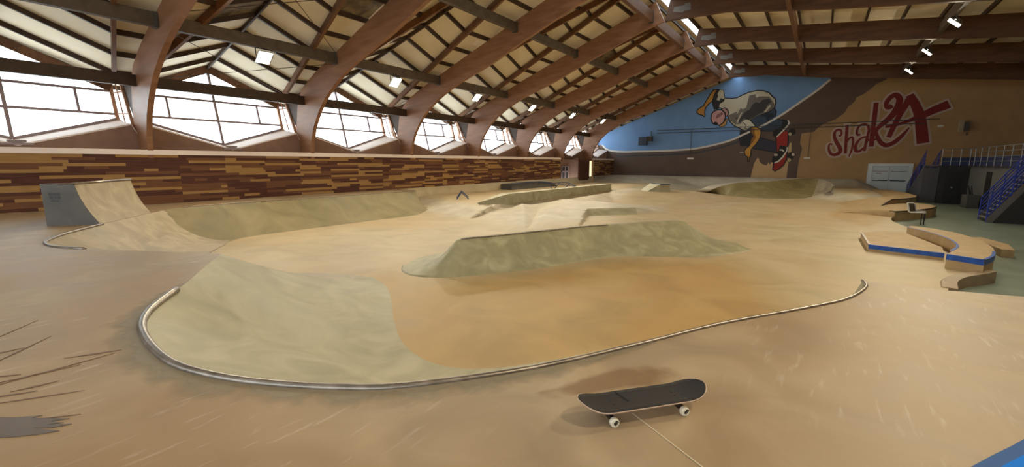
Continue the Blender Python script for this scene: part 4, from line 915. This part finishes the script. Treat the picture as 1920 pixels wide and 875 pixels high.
fig('shoe_stripe', [(835,632),(860,630),(880,645),(872,652),(850,642),(835,642)], (232,228,218), 9, 0)
fig('shoe_patch', [(785,672),(815,672),(818,690),(785,692)], (212,206,190), 9, 0)
for (cx_, cy_, r, rgb) in ((950,470,30,(40,34,34)),(930,492,18,(200,186,150)),(935,690,30,(40,34,34)),(958,678,16,(226,220,206)),(922,728,20,(196,180,130))):
    fig('painted_wheel', [(cx_+r*math.cos(a), cy_+r*math.sin(a)) for a in [k*math.pi/6 for k in range(12)]], rgb, 6 if r == 30 else 7, .02)
fig('wall_mark', [(472,655),(510,655),(510,664),(472,664)], (190,182,160), 5, 0)

# lettering
let = thing('wall_lettering', 'dark red painted word Shaka with pale outline on the brown end wall', 'lettering', (3,YE,5))
q_ = lambda x, y: (lambda p: (p[0], p[2]))(wp(1540+x/5.835, 160+y/5.835))
SC = meas(1541, 200, Y=YE).x-meas(1540, 200, Y=YE).x
NS = 0
def stroke(name, L, smooth=True):
    """L: (x, y, half width px in the survey crop)"""
    px = SC/5.835*1.0
    P = [(*q_(x, y), w*px) for x, y, w in L]; P = smoothpath(P, .1) if smooth else [Vector(p) for p in P]
    xy = [(p.x, p.y) for p in P]; ws = [max(.01, p.z) for p in P]
    h0 = Vector(xy[0])-(Vector(xy[1])-Vector(xy[0])).normalized()*.14; h1 = Vector(xy[-1])+(Vector(xy[-1])-Vector(xy[-2])).normalized()*.14
    global NS; NS += 1; s = ribbon(name, xy, 0, M['red'], 14+NS*.5, let, ws=ws)
    ribbon('pale_outline', [tuple(h0)]+xy+[tuple(h1)], 0, M['halo'], 1+NS*.3, s, ws=[ws[0]+.12]+[w+.15 for w in ws]+[ws[-1]+.12])
stroke('letter_s', [(190,548,9),(207,555,10),(222,530,11),(215,492,12),(180,485,13),(148,510,15),(142,560,17),(165,620,20),(200,680,22),(205,725,22),(165,755,20),(115,755,17),(85,715,14),(82,660,11),(100,635,9),(120,650,8)])
stroke('letter_h', [(283,435,16),(277,520,17),(268,620,16),(262,745,15)], False)
stroke('letter_h', [(265,640,9),(300,585,11),(335,565,14),(345,600,13),(335,690,11),(300,778,7)])
stroke('letter_a', [(425,535,13),(395,545,12),(388,500,12),(410,450,12),(460,425,13),(505,435,13),(520,480,13),(510,540,14),(490,620,15),(468,718,14)])
stroke('letter_a', [(520,560,10),(450,570,11),(400,610,14),(372,665,16),(375,715,16),(410,722,14),(470,680,12)])
stroke('letter_a', [(478,600,15),(500,600,14),(560,595,14),(600,590,10)])
stroke('letter_k', [(600,190,24),(585,320,24),(565,470,24),(545,670,24)], False)
stroke('letter_k', [(735,215,14),(770,235,20),(720,245,22),(712,190,24),(760,130,26),(815,105,28),(855,150,32),(840,225,34),(790,310,34),(720,380,30),(640,445,24),(590,500,18)])
stroke('letter_k', [(590,495,16),(612,560,20),(650,625,24),(710,655,26),(790,625,24),(870,560,20),(960,462,7)])
stroke('letter_a', [(735,568,24),(790,450,26),(870,300,28),(960,150,34)], False)
stroke('letter_a', [(965,105,38),(1030,220,44),(1075,340,50),(1095,480,54),(1110,632,56)])
stroke('letter_a', [(700,455,14),(830,430,16),(960,385,20),(1100,330,36),(1230,270,42),(1395,205,46)])

# things fixed to the end wall
def wallbox(name, u0, v0, u1, v1, dep, m, label, cat, grp=None):
    a = meas(u0, v1, Y=YE); c = meas(u1, v0, Y=YE); b = MB(); b.box(a.x, c.x, YE-dep, YE-.03, a.z, c.z); return tag(b.obj(name, m), label, cat, grp)
for zc, lab in ((4.78, 'upper dark conduit running along the end wall across the mural'), (4.5, 'lower dark conduit running along the end wall across the mural')):
    b = MB(); b.tube([(-14.6, YE-.07, zc), (7.0 if zc > 4.6 else 6.2, YE-.07, zc)], .035, 6); tag(b.obj('conduit', mat('conduit_paint', (78,78,84), .5)), lab, 'pipe', 'conduits on the end wall')
pl_ = [((-11.15,4.7,1.95), 'thin vertical drop pipe on the blue field of the end wall'), ((-1.2,4.7,1.95), 'thin vertical drop pipe on the brown end wall right of the skater')]
for (x, za, zb), lab in pl_:
    b = MB(); b.tube([(x, YE-.06, za), (x, YE-.06, zb)], .022, 6); tag(b.obj('drop_pipe', M['dkbrown']), lab, 'pipe', 'drop pipes on the end wall')
for (u, v, lab) in ((1295,297,'small pale emergency light on the dark field under the blue'), (1513,296,'small pale emergency light on the wall left of the red lettering'), (1763,236.5,'small pale emergency light right of the red lettering')):
    wallbox('emergency_light', u-6, v-1.7, u+6, v+1.7, .12, M['white'], lab, 'light', 'emergency lights on the end wall')
ht = thing('wall_heater', 'blue-grey louvred unit heater on the blue field of the end wall', 'heater', (-15.8,YE,3.7))
a = meas(1201,273, Y=YE); c = meas(1216,257, Y=YE); b = MB(); b.box(a.x, c.x, YE-.75, YE-.25, a.z, c.z); b.obj('heater_body', mat('heater_grey', (92,104,128), .5), ht)
b = MB()
for k in range(9): z = a.z+(c.z-a.z)*(k+.5)/9; b.box(a.x+.04, c.x-.04, YE-.79, YE-.75, z-.02, z+.02)
for k in range(1,4): x = a.x+(c.x-a.x)*k/4; b.box(x-.02, x+.02, YE-.78, YE-.75, a.z, c.z)
b.obj('louvre', mat('louvre_grey', (70,80,100), .5), ht)
b = MB(); b.box(c.x-.02, c.x+.5, YE-.5, YE-.03, c.z-.45, c.z+.05); b.tube([(c.x+.3, YE-.1, c.z), (c.x+.3, YE-.1, 4.78)], .04, 6); b.obj('bracket', M['housing'], ht)
sp_ = thing('wall_speaker', 'pale box loudspeaker high on the end wall right of the red lettering', 'speaker', (8.1,YE,4.1))
a = meas(1794,248, Y=YE); c = meas(1806,227, Y=YE); b = MB(); b.box(a.x, c.x, YE-.5, YE-.12, a.z, c.z); b.obj('speaker_body', mat('speaker_beige', (176,160,130), .5), sp_)
b = MB(); b.box(c.x-.02, c.x+.3, YE-.45, YE-.05, a.z+.1, c.z-.1); b.tube([(a.x+.5, YE-.3, a.z-.02), (a.x+.5, YE-.3, a.z-.25)], .06, 8); b.obj('bracket', M['housing'], sp_)
# silver double door
d = thing('door_2', None, None, (4.45,YE,GREEN)); d['kind'] = 'structure'
x0, x1, zt_ = 3.05, 5.85, 1.4
b = MB(); b.box(x0, x0+.28, YE-.14, YE-.02, GREEN, zt_); b.box(x1-.28, x1, YE-.14, YE-.02, GREEN, zt_); b.box(x0+.28, x1-.28, YE-.14, YE-.02, zt_-.22, zt_); b.obj('door_frame', M['silver'], d)
for k in (0, 1):
    a = x0+.28+k*1.12; b = MB(); b.box(a+.01, a+1.11, YE-.08, YE-.02, GREEN+.02, zt_-.23); leaf = b.obj('door_leaf', mat('steel_leaf', (214,226,232), .3), d)
    b = MB(); b.box(a+.08, a+1.04, YE-.16, YE-.12, -.02, .04); b.box(a+.1, a+.16, YE-.14, YE-.07, -.02, .05); b.box(a+.96, a+1.02, YE-.14, YE-.07, -.02, .05); b.obj('push_bar', M['black'], leaf)
    b = MB(); b.box(a+.08, a+1.04, YE-.10, YE-.075, .72, .78); b.box(a+(.28 if k == 0 else .1), a+(.62 if k == 0 else .12), YE-.10, YE-.075, .55, .62); b.obj('rail_strip', M['steel'], leaf)
wl = thing('fire_extinguisher', 'small red extinguisher with white label on the end wall right of the silver door', 'extinguisher', (6.25,YE,-.6))
b = MB(); b.tube([(6.25,YE-.14,-.85),(6.25,YE-.14,-.35),(6.25,YE-.14,-.28)], [.1,.1,.04], 10); b.obj('bottle', M['red'], wl)
b = MB(); b.box(6.18,6.32,YE-.26,YE-.23,-.7,-.45); b.obj('label_plate', M['white'], wl)

# ================================================================== MEZZANINE AND STAIRS (right)
MZ = 1.28
mz = thing('mezzanine', 'dark walled mezzanine block with pale guard rail at the far right', 'mezzanine', (6.3,39.9,GREEN))
MB().box(6.3,7.7,39.9,YE-.05,GREEN,MZ-.08).obj('dark_block', M['mezzdark'], mz)
b = MB(); b.box(7.7,14,29.8,YE-.05,GREEN,MZ-.08); b.obj('grey_wall', M['mezzgrey'], mz)
b = MB(); b.box(6.22,7.8,39.82,YE-.05,MZ-.1,MZ); b.box(7.6,14,29.7,YE-.05,MZ-.1,MZ); b.obj('floor_slab', M['mezzdark'], mz)
b = MB(); b.box(6.6,7.35,39.86,39.9,GREEN+.02,.85); dl = b.obj('door_leaf', M['black'], mz)
b = MB(); b.cyl((6.95,39.83,-.15), (0,1,0), .05, .06, 10); b.obj('door_knob', M['lightrail'], dl)
b = MB(); b.box(7.66,7.7,35.3,36.2,GREEN,.93); b.obj('dark_doorway', M['black'], mz)
b = MB(); b.box(7.55,7.69,38.4,38.6,GREEN,-.3)
# guard rails: posts and horizontal rails
def rail_run(par, a, c, hgt, rows, posts, m, r=.022):
    a = Vector(a); c = Vector(c); b = MB()
    for k in range(rows): z = Vector((0,0,hgt*(k+1)/rows)); b.tube([a+z, c+z], r, 6)
    b.obj('rail', m, par)
    for k in range(posts):
        p = a.lerp(c, k/(posts-1)); b = MB(); b.tube([p-Vector((0,0,.12)), p+Vector((0,0,hgt))], r*1.1, 6); b.obj('rail_post', m, par)
rail_run(mz, (7.62,40.2,MZ), (7.62,29.7,MZ), 1.05, 4, 9, M['lightrail'])
rail_run(mz, (6.3,39.86,MZ), (7.6,39.86,MZ), 1.05, 4, 4, M['lightrail'])
b = MB(); b.add([(7.66,40.2,MZ),(7.66,29.7,MZ),(7.66,29.7,MZ+.52),(7.66,40.2,MZ+.52)], [(0,1,2,3)]); b.add([(6.3,39.9,MZ),(7.6,39.9,MZ),(7.6,39.9,MZ+.5),(6.3,39.9,MZ+.5)], [(0,1,2,3)]); tag(b.obj('kick_panel', mat('dull_blue_panel', (40,52,96), .5), mz), 'dull blue infill panel')
# far stair on the left face, running along the block towards the end wall
def stair(label, base, along, n, going, rise, width, cross, m_side, cat_loc):
    t = thing('staircase', label, 'staircase', base, 'blue railed staircases to the mezzanine'); base = Vector(base); al = Vector(along); cr = Vector(cross)
    b = MB()
    for k in range(n):
        p = base+al*going*k+Vector((0,0,rise*(k+1))); b.beam(p+al*going/2, p+al*going/2+cr*width, going*1.08, .05)
    b.obj('tread', mat('stair_tread', (120,116,112), .6), t)
    for s in (0, 1):
        b = MB(); o = base+cr*width*s; e = al*going*n; 
        P = [o, o+al*.35, o+e+Vector((0,0,rise*n-.30)), o+e+Vector((0,0,rise*n)), o+al*0+Vector((0,0,rise*.9))]
        b.add([p+cr*.03 for p in P]+[p-cr*.03 for p in P], [(0,1,2,3,4),(9,8,7,6,5)]+[(i, (i+1) % 5, 5+(i+1) % 5, 5+i) for i in range(5)]); b.obj('stringer', mat('stringer_grey', (104,100,98), .6), t)
        for k in range(5):
            z = Vector((0,0,.22+.2*k)); b = MB(); b.tube([o+z, o+e+Vector((0,0,rise*n))+z], .022, 6); b.obj('rail', M['bluerail'], t)
        for k in range(0, n+1, 3):
            p = o+al*going*k+Vector((0,0,rise*k)); b = MB(); b.tube([p, p+Vector((0,0,1.04))], .026, 6); b.obj('rail_post', M['bluerail'], t)
    return t
s1 = stair('near blue-railed staircase rising to the right above a dark triangular wall', (6.22,29.5,GREEN), (1,0,0), 13, .108*1.0, .19, 1.2, (0,-1,0), None, None)
b = MB(); b.add([(6.42,28.22,GREEN),(10.2,28.22,GREEN),(10.2,28.22,MZ+.2),(7.62,28.22,MZ-.35),(6.42,29.4,GREEN),(10.2,29.4,GREEN),(10.2,29.4,MZ+.2),(7.62,29.4,MZ-.35)], [(0,1,2,3),(7,6,5,4),(0,4,5,1),(1,5,6,2),(2,6,7,3),(3,7,4,0)]); tag(b.obj('under_stair_wall', M['mezzdark'], s1), 'dark triangular wall below')
s2 = stair('far blue-railed staircase against the left face of the mezzanine block', (5.55,YE-1.0,GREEN), (0,-1,0), 13, .47, .19, .7, (1,0,0), None, None)
b = MB(); b.add([(x, y, z) for x in (5.5, 6.28) for y, z in ((YE-.9,GREEN),(40.0,GREEN),(40.0,MZ-.16),(YE-1.1,GREEN+.05))], [(0,1,2,3),(7,6,5,4),(0,4,5,1),(1,5,6,2),(2,6,7,3),(3,7,4,0)]); tag(b.obj('under_stair_wall', mat('stair_side_grey', (84,84,92), .7), s2), 'grey solid sloping side wall')
# plinth with small dark ornament beside the doorway
pt = thing('plinth', 'grey upright box with dark prongs standing by the mezzanine wall', 'box', (7.4,37.2,GREEN))
b = MB(); b.box(7.1,7.62,36.5,37.8,GREEN,-.45); b.obj('plinth_body', mat('plinth_grey', (88,86,82), .6), pt)
b = MB()
for y, lean in ((36.9,.05),(37.2,-.12),(37.45,.14)): b.tube([(7.35,y,-.46),(7.33,y+lean,-.15),(7.3,y+lean*2,.1)], [.05,.04,.015], 6)
b.obj('prong', M['black'], pt)
# white framed mesh chair on the pad
ch = thing('lounge_chair', 'white framed chair with grey mesh back in front of the rounded concrete pad', 'chair', (3.9,26.2,GREEN))
Q = lambda x, y, Y=25.6: meas(1600+x/8.75, 340+y/8.75, Y=Y)
b = MB(); b.tube(smoothpath([Q(890,352),Q(905,420),Q(912,490),Q(935,505),Q(1040,508),Q(1190,515)], .05), .035, 6)
b.tube(smoothpath([Q(890,352,26.2),Q(1000,360,26.2),Q(1022,460,26.2),Q(1040,485,26.2),Q(1190,495,26.2)], .05), .03, 6); b.obj('frame', M['white'], ch, True)
b = MB(); b.add([Q(905,358),Q(1005,362,26.2),Q(1022,480,26.2),Q(925,490)], [(0,1,2,3)]); b.add([Q(925,492),Q(1022,482,26.2),Q(1190,497,26.2),Q(1190,512)], [(0,1,2,3)])
o = b.obj('backrest', mat('grey_mesh', (84,76,64), .8), ch)
for (x, y) in ((1130,512),(1180,514)):
    p = Q(x, y); b = MB(); b.tube([p, (p.x, p.y, GREEN)], .018, 6); b.obj('leg', M['black'], ch)
for (x, y) in ((930,500),(1175,498)):
    p = Q(x, y, 26.15); b = MB(); b.tube([p, (p.x, p.y, -.74 if x < 1000 else GREEN)], .018, 6); b.obj('leg', M['black'], ch)

# ================================================================== SKATEBOARD
ax = Vector((.28,.33,0)).normalized(); sd3 = Vector((ax.y, -ax.x, 0)); up3 = Vector((0,0,1)); ctr3 = Vector((-.670,2.315,0))-sd3*.088
sb = thing('skateboard', 'black-topped skateboard with white wheels standing on the deck in the foreground', 'skateboard', tuple(ctr3))
HL, HW = .405, .106
def deckz(s):
    a = abs(s); k = max(0, a-.225); return .083+k*k*1.5
def outl2(n=48):
    P = []
    for k in range(n):
        t = 2*math.pi*k/n; cx_, sx_ = math.cos(t), math.sin(t)
        P.append((HL*math.copysign(abs(cx_)**.62, cx_) , HW*math.copysign(abs(sx_)**.5, sx_)))
    return P
def deck_mesh(scale, dz, n1=40, n2=8):
    vs = []; 
    for i in range(n1+1):
        s = -HL*scale*math.cos(math.pi*i/n1); e = min(1, (HL*scale-abs(s))/.115); w = HW*scale*math.sqrt(max(.00002, 1-(1-e)**2)) if e < 1 else HW*scale
        for j in range(n2+1):
            q = -1+2*j/n2; p = ctr3+ax*s+sd3*q*w; vs.append((p.x, p.y, deckz(s)+dz+.006*abs(q)**2.5))
    return vs, n1, n2
def deck_solid(scale, z0, z1):
    va, n1, n2 = deck_mesh(scale, z0); vb, _, _ = deck_mesh(scale, z1); m = n2+1; N = len(va); b = MB(); fs = []
    for i in range(n1):
        for j in range(n2): a = i*m+j; fs += [(a, a+1, a+m+1, a+m), (N+a, N+a+m, N+a+m+1, N+a+1)]
        for j in (0, n2): a = i*m+j; fs.append((a, a+m, N+a+m, N+a))
    for j in range(n2): fs += [(j, j+1, N+j+1, N+j), (n1*m+j, N+n1*m+j, N+n1*m+j+1, n1*m+j+1)]
    return b.add(va+vb, fs)
dk_ = deck_solid(1, .002, .010).obj('deck', M['ply'], sb, True); tag(dk_, 'pale plywood deck edge')
gp = deck_solid(.985, .0095, .0115).obj('grip_tape', M['grip'], sb, True); tag(gp, 'black grip tape')
b = MB(); p0, p1 = ctr3+ax*-.13+sd3*-.099, ctr3+ax*-.10+sd3*.012; zz = .097
b.tube([(p0.x,p0.y,zz+.004),(p1.x,p1.y,zz)], .0022, 6); b.obj('grip_seam', M['black'], gp)
for s in (-1, 1):
    for e in (-.026, .026):
        for f in (-.02, .02):
            b = MB(); p = ctr3+ax*(s*.2235+e)+sd3*f; b.cyl((p.x, p.y, 0.0955), (0,0,1), .0035, .003, 8); b.obj('bolt', M['alu'], gp)
def wheel_mb(c, sg):
    b = MB(); pr = [(-.017,.012),(-.017,.020),(-.015,.024),(-.008,.027),(.008,.027),(.015,.024),(.017,.020),(.017,.012)]; n = 24; vs = []
    for x, r in pr:
        for k in range(n): q = 2*math.pi*k/n; vs.append(c+sd3*x+ax*math.cos(q)*r+up3*math.sin(q)*r)
    b.add(vs, [(i*n+k, i*n+(k+1) % n, ((i+1) % len(pr))*n+(k+1) % n, ((i+1) % len(pr))*n+k) for i in range(len(pr)) for k in range(n)])
    return b
for s in (-1, 1):
    base = ctr3+ax*s*.2235
    b = MB(); b.beam((base-ax*.042)+up3*.084, (base+ax*.042)+up3*.084, .055, .007); tr = b.obj('truck', M['alu'], sb)
    b = MB(); b.tube([base+up3*.08, base+up3*.05+ax*s*-.01, base+up3*.036], [.022,.016,.014], 10); b.beam(base-sd3*.058+up3*.032, base+sd3*.058+up3*.032, .022, .026); b.obj('hanger', M['alu'], tr)
    b = MB(); b.tube([base-sd3*.105+up3*.027, base+sd3*.105+up3*.027], .004, 8); b.obj('axle', M['steel'], tr)
    for g in (-1, 1):
        c = base+sd3*g*.083+up3*.027; w_ = wheel_mb(c, g).obj('wheel', M['wheel'], sb, False)
        b = MB(); b.cyl(c+sd3*g*.008, sd3, .0095, .019, 16); b.obj('bearing', M['black'], w_)
        b = MB()
        f = c+sd3*g*.0174
        def ring_pts(a0_, a1_, r0, r1, n=8): return [f+ax*math.cos(a0_+(a1_-a0_)*i/n)*r0+up3*math.sin(a0_+(a1_-a0_)*i/n)*r0 for i in range(n+1)]+[f+ax*math.cos(a1_+(a0_-a1_)*i/n)*r1+up3*math.sin(a1_+(a0_-a1_)*i/n)*r1 for i in range(n+1)]
        for a_ in (.2,):
            rp = ring_pts(a_, a_+1.5, .0125, .0195); b.add(rp, [(i, i+1, 16-i, 17-i) for i in range(8)])
        tag(b.obj('wheel_print', M['black'], w_), 'black printed marks')
# ---- daylight portals in the window openings
ld = bpy.data.lights.new('daylight_portal', 'AREA'); ld.shape = 'RECTANGLE'; ld.size = 24.5; ld.size_y = 3.6; ld.cycles.is_portal = True
o = bpy.data.objects.new('daylight_portal', ld); COL.objects.link(o); o.location = (-4.25, -9.1, 3.8); o.rotation_euler = (math.pi/2, 0, 0)  # portal for the added window band behind the camera
for f0 in FR:
    ld = bpy.data.lights.new('daylight_portal', 'AREA'); ld.shape = 'RECTANGLE'; ld.size = 5.6; ld.size_y = 3.0; ld.cycles.is_portal = True
    o = bpy.data.objects.new('daylight_portal', ld); COL.objects.link(o); o.location = (-21.9, f0+3, 3.7); o.rotation_euler = (0, -math.pi/2-.0, 0)
